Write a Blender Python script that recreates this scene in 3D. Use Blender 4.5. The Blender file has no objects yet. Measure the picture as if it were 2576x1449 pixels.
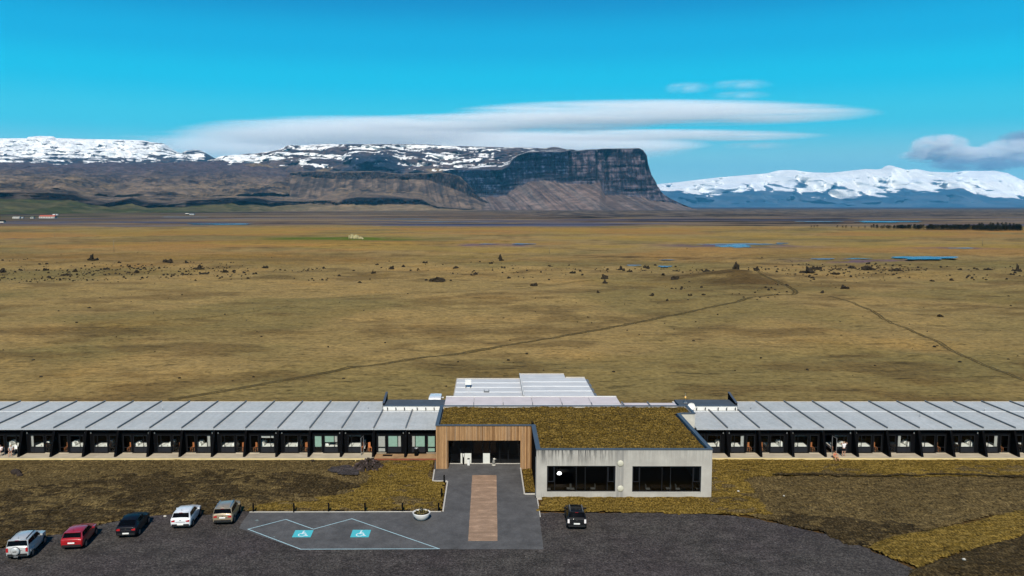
import bpy, bmesh, math, random
import numpy as np
from mathutils import Vector, Matrix

random.seed(7)
rng = np.random.default_rng(7)
sc = bpy.context.scene
COL = sc.collection

# ------------------------------------------------------------------ camera
CAM_H = 29.0
W_, H_ = 2576.0, 1449.0          # reading grid of the photograph
FOC, CX, HZ = 2077.0, 1232.0, 519.0
PITCH = math.atan((H_/2 - HZ)/FOC)
cam_d = bpy.data.cameras.new('camera')
cam = bpy.data.objects.new('camera', cam_d); COL.objects.link(cam)
cam_d.sensor_width = 36.0
cam_d.lens = FOC/W_*36.0
cam_d.shift_x = (W_/2 - CX)/W_
cam_d.clip_start = 0.5
cam_d.clip_end = 200000.0
cam.location = (0, 0, CAM_H)
cam.rotation_euler = (math.pi/2 - PITCH, 0, 0)
sc.camera = cam

def ray(px, py):
    u = (H_/2 - py)/FOC
    return ((px-CX)/FOC, math.cos(PITCH)+math.sin(PITCH)*u, -math.sin(PITCH)+math.cos(PITCH)*u)
def P(px, py, z=0.0):
    d = ray(px, py); t = (CAM_H - z)/-d[2]
    return (d[0]*t, d[1]*t)
def XA(px, py, Y):
    d = ray(px, py); t = Y/d[1]
    return d[0]*t
def ZA(py, Y):
    d = ray(CX, py); return CAM_H + d[2]*Y/d[1]

# ------------------------------------------------------------------ light
SUN_EL, SUN_AZ = 42.0, 3.0
sun_d = bpy.data.lights.new('sun', 'SUN'); sun_d.energy = 5.0; sun_d.angle = math.radians(0.5)
sun_d.color = (1.0, 0.93, 0.82)
sun = bpy.data.objects.new('sun', sun_d); COL.objects.link(sun)
sun.rotation_euler = (math.radians(90-SUN_EL), 0, math.radians(-SUN_AZ))
sun.location = (0, -50, 80)

world = bpy.data.worlds.new("World"); sc.world = world; world.use_nodes = True
nt = world.node_tree; nt.nodes.clear()
def WN(t, **k):
    n = nt.nodes.new(t)
    for a, b in k.items(): setattr(n, a, b)
    return n
wo = WN('ShaderNodeOutputWorld'); bg = WN('ShaderNodeBackground'); bg.inputs[1].default_value = 0.1
sky = WN('ShaderNodeTexSky', sky_type='NISHITA', sun_disc=False)
sky.sun_elevation = math.radians(SUN_EL); sky.sun_rotation = math.radians(180+SUN_AZ)
tc = WN('ShaderNodeTexCoord'); sep = WN('ShaderNodeSeparateXYZ')
nt.links.new(tc.outputs['Generated'], sep.inputs[0])
ramp = WN('ShaderNodeValToRGB'); cr = ramp.color_ramp; cr.interpolation = 'EASE'
stops = [(0.0, (.44, .72, .80)), (.05, (.25, .64, .74)), (.095, (.045, .57, .76)), (.145, (.002, .51, .77)),
         (.185, (.001, .40, .70)), (.245, (.001, .235, .53)), (.5, (.006, .10, .28)), (1.0, (.005, .05, .2))]
cr.elements[0].position = stops[0][0]; cr.elements[0].color = (*stops[0][1], 1)
cr.elements[1].position = 1.0; cr.elements[1].color = (*stops[-1][1], 1)
for p_, c_ in stops[1:-1]:
    e = cr.elements.new(p_); e.color = (*c_, 1)
nt.links.new(sep.outputs[2], ramp.inputs[0])
sc10 = WN('ShaderNodeVectorMath', operation='SCALE'); sc10.inputs['Scale'].default_value = 10.0
nt.links.new(ramp.outputs[0], sc10.inputs[0])
mixw = WN('ShaderNodeMix', data_type='RGBA'); mixw.inputs[0].default_value = 0.985
nt.links.new(sky.outputs[0], mixw.inputs[6]); nt.links.new(sc10.outputs[0], mixw.inputs[7])
nt.links.new(mixw.outputs[2], bg.inputs[0]); nt.links.new(bg.outputs[0], wo.inputs[0])

sc.view_settings.view_transform = 'Standard'; sc.view_settings.look = 'None'
sc.view_settings.exposure = 0.18; sc.view_settings.gamma = 1.0
sc.render.engine = 'CYCLES'
cy = sc.cycles
cy.use_denoising = True
try: cy.denoiser = 'OPENIMAGEDENOISE'
except Exception: pass
cy.max_bounces = 9; cy.diffuse_bounces = 2; cy.glossy_bounces = 2; cy.transmission_bounces = 3
cy.transparent_max_bounces = 12; cy.volume_bounces = 7
cy.caustics_reflective = False; cy.caustics_refractive = False
cy.sample_clamp_indirect = 4.0

# ------------------------------------------------------------------ materials
def lin(c):
    return tuple(((v/255)/12.92 if v/255 <= .04045 else ((v/255+.055)/1.055)**2.4) for v in c)
class M:
    """small node graph builder"""
    def __init__(s, name, rough=.8, spec=.3, metal=0.0):
        s.m = bpy.data.materials.new(name); s.m.use_nodes = True
        s.t = s.m.node_tree; s.n = s.t.nodes; s.b = s.n['Principled BSDF']; s.out = s.n['Material Output']
        s.b.inputs['Roughness'].default_value = rough
        s.b.inputs['Specular IOR Level'].default_value = spec
        s.b.inputs['Metallic'].default_value = metal
        s._co = None
    def N(s, t, **k):
        n = s.n.new(t)
        for a, b in k.items(): setattr(n, a, b)
        return n
    def L(s, a, b): s.t.links.new(a, b)
    def co(s, kind='Object', scale=(1, 1, 1)):
        tc = s.N('ShaderNodeTexCoord'); mp = s.N('ShaderNodeMapping'); mp.inputs['Scale'].default_value = scale
        if kind == 'World':
            g = s.N('ShaderNodeNewGeometry'); s.L(g.outputs['Position'], mp.inputs[0])
        else: s.L(tc.outputs[kind], mp.inputs[0])
        return mp.outputs[0]
    def noise(s, vec, scale, detail=4, rough=.6, dist=0.0):
        n = s.N('ShaderNodeTexNoise'); n.inputs['Scale'].default_value = scale; n.inputs['Detail'].default_value = detail
        n.inputs['Roughness'].default_value = rough; n.inputs['Distortion'].default_value = dist
        s.L(vec, n.inputs['Vector']); return n.outputs[0]
    def ramp(s, fac, stops, interp='LINEAR'):
        r = s.N('ShaderNodeValToRGB'); c = r.color_ramp; c.interpolation = interp
        def C(v): return (v, v, v, 1) if isinstance(v, (int, float)) else (*v, 1)
        c.elements[0].position = stops[0][0]; c.elements[0].color = C(stops[0][1])
        c.elements[1].position = stops[-1][0]; c.elements[1].color = C(stops[-1][1])
        for p, v in stops[1:-1]:
            e = c.elements.new(p); e.color = C(v)
        s.L(fac, r.inputs[0]); return r.outputs[0]
    def mix(s, a, b, fac, blend='MIX'):
        n = s.N('ShaderNodeMix', data_type='RGBA', blend_type=blend)
        for sock, v in ((n.inputs[6], a), (n.inputs[7], b)):
            if isinstance(v, tuple): sock.default_value = (*v, 1)
            else: s.L(v, sock)
        if isinstance(fac, (int, float)): n.inputs[0].default_value = fac
        else: s.L(fac, n.inputs[0])
        return n.outputs[2]
    def math(s, op, a, b=0.0):
        n = s.N('ShaderNodeMath', operation=op)
        for i, v in enumerate((a, b)):
            if isinstance(v, (int, float)): n.inputs[i].default_value = v
            else: s.L(v, n.inputs[i])
        return n.outputs[0]
    def attr(s, name):
        n = s.N('ShaderNodeAttribute'); n.attribute_name = name; return n
    def color(s, c):
        if isinstance(c, tuple): s.b.inputs['Base Color'].default_value = (*c, 1)
        else: s.L(c, s.b.inputs['Base Color'])
    def bump(s, h, strength=.5, dist=.1):
        n = s.N('ShaderNodeBump'); n.inputs['Strength'].default_value = strength; n.inputs['Distance'].default_value = dist
        s.L(h, n.inputs['Height']); s.L(n.outputs[0], s.b.inputs['Normal'])

def simple(name, c, rough=.6, spec=.3, metal=0.0, var=.12, scale=3.0, coat=0.0, bump=0.0):
    m = M(name, rough, spec, metal)
    v = m.co('Object'); n = m.noise(v, scale, 3)
    f = m.ramp(n, [(.3, 1-var), (.7, 1+var)])
    m.color(m.mix(c, f, 1.0, 'MULTIPLY'))
    if coat: m.b.inputs['Coat Weight'].default_value = coat; m.b.inputs['Coat Roughness'].default_value = .08
    if bump: m.bump(m.noise(v, scale*4, 3), bump, .02)
    return m.m

MT = {}
MT['black_wall'] = simple('black_cladding', (.004, .0042, .005), .95, .03)
MT['fin'] = simple('black_fin', (.0035, .0035, .004), .95, .03)
MT['panel'] = simple('dark_panel', (.014, .015, .019), .5, .15)
MT['frame'] = simple('dark_frame', (.009, .0095, .011), .5, .15)
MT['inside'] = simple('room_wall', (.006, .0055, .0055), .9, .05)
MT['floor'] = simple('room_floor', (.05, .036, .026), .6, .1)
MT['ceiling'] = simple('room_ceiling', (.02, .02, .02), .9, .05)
MT['white'] = simple('white_paint', (.62, .62, .60), .5, .3, var=.05)
MT['linen'] = simple('white_linen', (.86, .86, .80), .9, .1, var=.06)
MT['blind'] = simple('white_blind', (.5, .5, .47), .9, .1)
MT['curtain'] = simple('pale_green_curtain', (.30, .46, .38), .8, .2, var=.08)
MT['curtain_grey'] = simple('pale_grey_curtain', (.45, .45, .42), .8, .2, var=.08)
MT['orange'] = simple('orange_wood', (.50, .19, .075), .5, .3)
MT['coping'] = simple('dark_grey_coping', (.055, .068, .088), .45, .4)
MT['rubber_roof'] = simple('dark_roof_felt', (.055, .07, .088), .8, .2, scale=.6)
MT['greywall'] = simple('pale_render', (.42, .41, .37), .8, .2, scale=1.5)
MT['metal'] = simple('grey_metal', (.30, .31, .32), .4, .5, .6)
MT['steel_lamp'] = simple('lamp_shell', (.28, .28, .27), .4, .5)
MT['stonewhite'] = simple('pale_stone', (.45, .43, .38), .9, .2, bump=.3)
MT['kerb'] = simple('kerb_stone', (.42, .40, .36), .9, .2, scale=8)
MT['bollard'] = simple('black_post', (.004, .004, .004), .9, .05)
MT['tyre'] = simple('tyre_rubber', (.012, .012, .013), .85, .2)
MT['rim'] = simple('wheel_rim', (.25, .25, .26), .35, .5, .8)
MT['car_glass'] = simple('tinted_car_glass', (.002, .0025, .0035), .12, .08, var=0)
MT['plastic'] = simple('black_plastic', (.012, .012, .013), .6, .3)
MT['plate'] = simple('number_plate', (.75, .75, .72), .3, .5, var=.02)
MT['lamp_red'] = simple('red_lamp', (.35, .012, .015), .2, .6, var=.0, coat=.6)
MT['lamp_clear'] = simple('clear_lamp', (.75, .72, .72), .2, .6, var=.0, coat=.6)
MT['chrome'] = simple('chrome', (.7, .7, .7), .15, .5, 1.0, var=0)

def glass(name, tint=(.95, .97, .97), refl=.7):
    m = M(name); m.n.remove(m.b)
    tr = m.N('ShaderNodeBsdfTransparent'); tr.inputs[0].default_value = (*tint, 1)
    gl = m.N('ShaderNodeBsdfGlossy'); gl.inputs['Roughness'].default_value = .04; gl.inputs[0].default_value = (refl, refl, refl, 1)
    fr = m.N('ShaderNodeFresnel'); fr.inputs[0].default_value = 1.45
    mx = m.N('ShaderNodeMixShader'); m.L(fr.outputs[0], mx.inputs[0]); m.L(tr.outputs[0], mx.inputs[1]); m.L(gl.outputs[0], mx.inputs[2])
    m.L(mx.outputs[0], m.out.inputs[0]); return m.m
MT['glass'] = glass('window_glass')
MT['glass_dark'] = glass('tinted_window_glass', (.40, .42, .44), .7)

def roof_metal():
    m = M('pale_roof_membrane', .55, .35); v = m.co('World')
    n = m.noise(v, .25, 5, .7); n2 = m.noise(v, 2.5, 4, .6)
    c = m.ramp(n, [(.3, (.37, .385, .375)), (.7, (.45, .46, .45))])
    f = m.ramp(n2, [(.35, .9), (.65, 1.06)])
    oi = m.N('ShaderNodeObjectInfo'); c = m.mix(c, m.ramp(oi.outputs['Random'], [(0, .94), (1, 1.05)]), 1.0, 'MULTIPLY')
    vst = m.co('World', (2.5, .25, 1)); c = m.mix(c, m.ramp(m.noise(vst, 1.2, 4, .7), [(.35, .93), (.6, 1.03)]), 1.0, 'MULTIPLY')
    m.color(m.mix(c, f, 1.0, 'MULTIPLY')); m.bump(n2, .08, .02); return m.m
MT['roof'] = roof_metal()
def roof_white():
    m = M('white_roof_membrane', .5, .35); v = m.co('World')
    n = m.noise(v, .35, 5, .7)
    m.color(m.ramp(n, [(.3, (.45, .45, .45)), (.7, (.56, .56, .555))])); return m.m
MT['roof_white'] = roof_white()

def concrete():
    m = M('weathered_concrete', .85, .2)
    v = m.co('World'); vs = m.co('World', (3.2, 1, .22)); vf = m.co('World', (9, 1, .35))
    base = m.ramp(m.noise(v, .45, 6, .65), [(.3, (.29, .275, .25)), (.7, (.40, .385, .35))])
    st = m.noise(vs, 1.0, 5, .7); st2 = m.noise(vf, 1.0, 4, .6)
    g = m.N('ShaderNodeNewGeometry'); sp = m.N('ShaderNodeSeparateXYZ'); m.L(g.outputs['Position'], sp.inputs[0])
    up = m.ramp(m.math('DIVIDE', sp.outputs[2], 5.0), [(.62, 0.0), (.96, 1.0)])
    lf = m.ramp(m.math('DIVIDE', sp.outputs[0], 25.0), [(.40, 1.0), (.56, .25)])
    k = m.math('MULTIPLY', m.math('MULTIPLY', up, lf), m.ramp(m.math('ADD', m.math('MULTIPLY', st, .6), m.math('MULTIPLY', st2, .4)), [(.46, 0.0), (.54, 1.0)]))
    c = m.mix(base, (.10, .098, .092), m.math('MULTIPLY', k, 1.0))
    # damp stain low on the wall beside the first window
    lo = m.ramp(m.math('DIVIDE', sp.outputs[2], 1.0), [(.25, 1.0), (.65, 0.0)])
    k2 = m.math('MULTIPLY', m.math('MULTIPLY', lo, m.ramp(st2, [(.5, 0.0), (.66, 1.0)])), lf)
    c = m.mix(c, (.15, .145, .13), m.math('MULTIPLY', k2, .6))
    # greyer joint strip
    jx = m.math('ABSOLUTE', m.math('SUBTRACT', sp.outputs[0], 12.95))
    js = m.ramp(jx, [(.30, 1.0), (.42, 0.0)])
    c = m.mix(c, (.20, .195, .185), m.math('MULTIPLY', js, m.ramp(st, [(.35, .3), (.6, .9)])))
    m.color(c); m.bump(m.noise(v, 6, 4), .15, .02); return m.m
MT['concrete'] = concrete()

def timber():
    m = M('larch_batten', .7, .2)
    oi = m.N('ShaderNodeObjectInfo'); v = m.co('World', (6, 6, .5))
    n = m.noise(v, 2.0, 4, .6)
    c = m.ramp(oi.outputs['Random'], [(0.0, (.20, .105, .045)), (.35, (.34, .20, .095)), (.7, (.42, .25, .12)), (1.0, (.30, .20, .12))])
    m.color(m.mix(c, m.ramp(n, [(.3, .75), (.7, 1.15)]), 1.0, 'MULTIPLY')); return m.m
MT['batten'] = timber()
MT['timber_back'] = simple('dark_timber_backing', (.10, .05, .02), .8, .1)
def decking():
    m = M('pale_deck_boards', .75, .2)
    v = m.co('World', (.35, 9, 1)); v2 = m.co('World')
    n = m.noise(v, 1.0, 3, .5); n2 = m.noise(v2, .6, 4, .6)
    c = m.ramp(n, [(.3, (.34, .29, .215)), (.7, (.48, .42, .315))])
    m.color(m.mix(c, m.ramp(n2, [(.3, .8), (.7, 1.1)]), 1.0, 'MULTIPLY')); return m.m
MT['deck'] = decking()
MT['deck_edge'] = simple('yellow_deck_edge', (.55, .44, .22), .7, .2, scale=1.0)
MT['deck_red'] = simple('red_brown_deck_edge', (.20, .06, .03), .7, .2)
MT['deck_new'] = simple('tan_deck_boards', (.30, .19, .10), .7, .2, scale=1.2, var=.25)

# ------------------------------------------------------------------ object helpers
def setp(o, label=None, cat=None, group=None, kind=None):
    if label: o['label'] = label
    if cat: o['category'] = cat
    if group: o['group'] = group
    if kind: o['kind'] = kind
    return o
def empty(name, loc=(0, 0, 0), rz=0, label=None, cat=None, group=None):
    o = bpy.data.objects.new(name, None); COL.objects.link(o)
    o.location = loc; o.rotation_euler = (0, 0, rz); o.empty_display_size = .3
    return setp(o, label, cat, group)
def meshobj(name, verts, faces, mat, parent=None, smooth=False):
    me = bpy.data.meshes.new(name); me.from_pydata(verts, [], faces); me.update()
    mats = mat if isinstance(mat, (list, tuple)) else [mat]
    for m in mats: me.materials.append(MT[m] if isinstance(m, str) else m)
    if smooth: me.polygons.foreach_set('use_smooth', [True]*len(me.polygons))
    o = bpy.data.objects.new(name, me); COL.objects.link(o)
    if parent: o.parent = parent
    return o
CUBE_F = [(0, 3, 2, 1), (4, 5, 6, 7), (0, 1, 5, 4), (1, 2, 6, 5), (2, 3, 7, 6), (3, 0, 4, 7)]
def box(name, x0, x1, y0, y1, z0, z1, mat, parent=None):
    v = [(x0, y0, z0), (x1, y0, z0), (x1, y1, z0), (x0, y1, z0), (x0, y0, z1), (x1, y0, z1), (x1, y1, z1), (x0, y1, z1)]
    return meshobj(name, v, CUBE_F, mat, parent)
def bmobj(name, bm, mat, parent=None, smooth=False):
    me = bpy.data.meshes.new(name); bm.to_mesh(me); bm.free()
    me.materials.append(MT[mat] if isinstance(mat, str) else mat)
    if smooth: me.polygons.foreach_set('use_smooth', [True]*len(me.polygons))
    o = bpy.data.objects.new(name, me); COL.objects.link(o)
    if parent: o.parent = parent
    return o
def cyl(name, x, y, z0, z1, r0, r1, mat, parent=None, seg=12, smooth=True):
    v = []; f = []
    for i in range(seg):
        a = 2*math.pi*i/seg; v.append((x+r0*math.cos(a), y+r0*math.sin(a), z0))
    for i in range(seg):
        a = 2*math.pi*i/seg; v.append((x+r1*math.cos(a), y+r1*math.sin(a), z1))
    for i in range(seg): f.append((i, (i+1) % seg, seg+(i+1) % seg, seg+i))
    f.append(tuple(range(seg))[::-1]); f.append(tuple(range(seg, 2*seg)))
    o = meshobj(name, v, f, mat, parent)
    if smooth:
        for p in o.data.polygons: p.use_smooth = len(p.vertices) == 4
    return o
def lathe(name, prof, mat, parent=None, loc=(0, 0, 0), seg=20):
    v = []; f = []
    for r, z in prof:
        for i in range(seg):
            a = 2*math.pi*i/seg; v.append((loc[0]+r*math.cos(a), loc[1]+r*math.sin(a), loc[2]+z))
    n = len(prof)
    for k in range(n-1):
        for i in range(seg):
            j = (i+1) % seg; f.append((k*seg+i, k*seg+j, (k+1)*seg+j, (k+1)*seg+i))
    f.append(tuple(range(seg))[::-1]); f.append(tuple(range((n-1)*seg, n*seg)))
    return meshobj(name, v, f, mat, parent, True)
def wall_holes(name, x0, x1, z0, z1, y0, y1, holes, mat, parent):
    """a wall in the XZ plane, thickness y0..y1, with rectangular openings, one connected mesh"""
    xs = sorted({x0, x1, *[h[0] for h in holes], *[h[1] for h in holes]})
    zs = sorted({z0, z1, *[h[2] for h in holes], *[h[3] for h in holes]})
    xs = [x for x in xs if x0 <= x <= x1]; zs = [z for z in zs if z0 <= z <= z1]
    def solid(i, j):
        if i < 0 or j < 0 or i >= len(xs)-1 or j >= len(zs)-1: return False
        cx_, cz_ = (xs[i]+xs[i+1])/2, (zs[j]+zs[j+1])/2
        return not any(h[0] < cx_ < h[1] and h[2] < cz_ < h[3] for h in holes)
    idx = {}; v = []; f = []
    def V(i, j, k):
        if (i, j, k) not in idx:
            idx[(i, j, k)] = len(v); v.append((xs[i], y0 if k == 0 else y1, zs[j]))
        return idx[(i, j, k)]
    for i in range(len(xs)-1):
        for j in range(len(zs)-1):
            if not solid(i, j): continue
            f.append((V(i, j, 0), V(i+1, j, 0), V(i+1, j+1, 0), V(i, j+1, 0)))
            f.append((V(i, j, 1), V(i, j+1, 1), V(i+1, j+1, 1), V(i+1, j, 1)))
            if not solid(i-1, j): f.append((V(i, j, 0), V(i, j+1, 0), V(i, j+1, 1), V(i, j, 1)))
            if not solid(i+1, j): f.append((V(i+1, j, 0), V(i+1, j, 1), V(i+1, j+1, 1), V(i+1, j+1, 0)))
            if not solid(i, j-1): f.append((V(i, j, 0), V(i, j, 1), V(i+1, j, 1), V(i+1, j, 0)))
            if not solid(i, j+1): f.append((V(i, j+1, 0), V(i+1, j+1, 0), V(i+1, j+1, 1), V(i, j+1, 1)))
    return meshobj(name, v, f, mat, parent)
def frame_rect(name, x0, x1, z0, z1, y0, y1, t, mat, parent, mull=()):
    holes = []
    xs = [x0] + list(mull) + [x1]
    for a, b in zip(xs[:-1], xs[1:]):
        holes.append((a + (t if a == x0 else t/2), b - (t if b == x1 else t/2), z0+t, z1-t))
    return wall_holes(name, x0, x1, z0, z1, y0, y1, holes, mat, parent)
def link_copy(o, parent=None):
    c = o.copy(); COL.objects.link(c)
    if parent: c.parent = parent
    return c
def copy_tree(root, loc, rz=None, **props):
    r = root.copy(); COL.objects.link(r); r.location = loc
    if rz is not None: r.rotation_euler = (0, 0, rz)
    def rec(src, dst):
        for ch in list(src.children):
            c = ch.copy(); COL.objects.link(c); c.parent = dst; rec(ch, c)
    rec(root, r); setp(r, **props); return r

# ------------------------------------------------------------------ numpy noise
def _h(ix, iy, s):
    v = np.sin(ix*127.1 + iy*311.7 + s*74.7)*43758.5453
    return v - np.floor(v)
def vn(x, y, s=0):
    xi = np.floor(x); yi = np.floor(y); fx = x-xi; fy = y-yi
    fx = fx*fx*(3-2*fx); fy = fy*fy*(3-2*fy)
    a = _h(xi, yi, s); b = _h(xi+1, yi, s); c = _h(xi, yi+1, s); d = _h(xi+1, yi+1, s)
    return (a*(1-fx)+b*fx)*(1-fy) + (c*(1-fx)+d*fx)*fy
def fbm(x, y, s=0, o=4, g=.5):
    r = 0; a = 1; t = 0
    for k in range(o):
        r = r + a*vn(x*2**k, y*2**k, s+k*3.3); t += a; a *= g
    return r/t
def sst(a, b, x):
    t = np.clip((x-a)/(b-a), 0, 1); return t*t*(3-2*t)
def grid_obj(name, X, Y, Z, mat, colr=None, kind='structure', smooth=True, label=None, mask=None):
    R, C = X.shape
    co = np.stack([X, Y, Z], -1).reshape(-1, 3).astype(np.float32)
    i = np.arange(R*C).reshape(R, C)
    q = np.stack([i[:-1, :-1], i[:-1, 1:], i[1:, 1:], i[1:, :-1]], -1).reshape(-1, 4)
    if mask is not None: q = q[mask.reshape(-1)]
    me = bpy.data.meshes.new(name)
    me.vertices.add(len(co)); me.vertices.foreach_set('co', co.ravel())
    me.loops.add(q.size); me.loops.foreach_set('vertex_index', q.ravel().astype(np.int32))
    me.polygons.add(len(q)); me.polygons.foreach_set('loop_start', np.arange(0, q.size, 4, dtype=np.int32))
    me.polygons.foreach_set('loop_total', np.full(len(q), 4, dtype=np.int32))
    me.update(calc_edges=True)
    if smooth: me.polygons.foreach_set('use_smooth', np.ones(len(q), dtype=bool))
    if colr is not None:
        a = me.color_attributes.new('tint', 'FLOAT_COLOR', 'POINT')
        c4 = np.ones((len(co), 4), np.float32); c4[:, :3] = colr.reshape(-1, 3)
        a.data.foreach_set('color', c4.ravel())
    me.materials.append(MT[mat]); me.validate()
    o = bpy.data.objects.new(name, me); COL.objects.link(o)
    setp(o, label=label, kind=kind); return o
CLOUDS, HAZE = True, 1.9e-5
# ================================================================== GROUND
def ground_mat():
    m = M('moor_ground', .95, .08)
    v = m.co('World'); a = m.attr('tint')
    nA = m.noise(v, .9, 5, .7); nB = m.noise(v, .12, 5, .65); nC = m.noise(v, .018, 5, .62)
    vs = m.co('World', (.25, 1.0, 1.0)); nS = m.noise(vs, .5, 5, .72, .4)
    vf = m.co('World', (.12, 1.0, 1.0)); nF = m.noise(vf, .012, 6, .68, .3)
    nD = m.noise(m.co('World', (.5, 1, 1)), 1.1, 5, .75, .5)
    f = m.ramp(nA, [(.30, .55), (.46, .96), (.68, 1.35)])
    f6 = m.ramp(nD, [(.35, .42), (.42, .97), (.68, 1.14)])
    f2 = m.ramp(nB, [(.3, .88), (.7, 1.10)])
    f3 = m.ramp(nC, [(.3, (.90, .95, .95)), (.55, (1.0, 1.0, 1.0)), (.72, (1.14, 1.04, .88))])
    f4 = m.ramp(nS, [(.36, .5), (.43, .96), (.65, 1.12)])  # shade of hummock hollows painted as dark streaks, with a finer set above
    f5 = m.ramp(nF, [(.32, .78), (.47, 1.0), (.7, 1.10)])
    c = a.outputs['Color']
    for k in (f, f2, f3, f4, f5, f6): c = m.mix(c, k, 1.0, 'MULTIPLY')
    vo = m.N('ShaderNodeTexVoronoi'); vo.inputs['Scale'].default_value = .33; m.L(v, vo.inputs['Vector'])
    sp = m.ramp(vo.outputs['Distance'], [(.07, 1.0), (.14, 0.0)])
    gate = m.ramp(m.noise(v, .035, 3, .6), [(.52, 0.0), (.60, 1.0)])
    c = m.mix(c, (.022, .017, .010), m.math('MULTIPLY', m.math('MULTIPLY', sp, gate), .75))
    m.color(c)
    h = m.math('ADD', m.math('MULTIPLY', nA, .5), m.math('MULTIPLY', nB, 1.5))
    m.bump(h, .7, .5); return m.m
MT['ground'] = ground_mat()

CAIRN = P(1850, 699)
def gh(x, y):
    x = np.asarray(x, float); y = np.asarray(y, float)
    a = sst(122, 150, y)*(1-sst(1500, 3500, y))
    h = (fbm(x/11, y/8, 1, 3)-.5)*.55 + (fbm(x/45, y/30, 2, 3)-.5)*1.3
    band = sst(270, 330, y)*(1-sst(470, 560, y))
    h = h*(1+1.0*band)+(fbm(x/4.2, y/3.2, 6, 3)-.5)*.42*(1-sst(420, 600, y))
    hump = 2.9*np.exp(-(((x-CAIRN[0])/21)**2+((y-CAIRN[1]+2)/20)**2))+1.1*np.exp(-(((x-CAIRN[0])/9)**2+((y-CAIRN[1])/9)**2))
    r2 = XA(1300, 670, P(1300, 670)[1]); y2 = P(1300, 670)[1]
    hump = hump + 2.0*np.exp(-(((x-r2)/34)**2+((y-y2)/26)**2))
    near = -.05-.10*fbm(x/3, y/3, 5, 3)*(1-sst(118, 130, y))
    return h*a + hump + near

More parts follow.
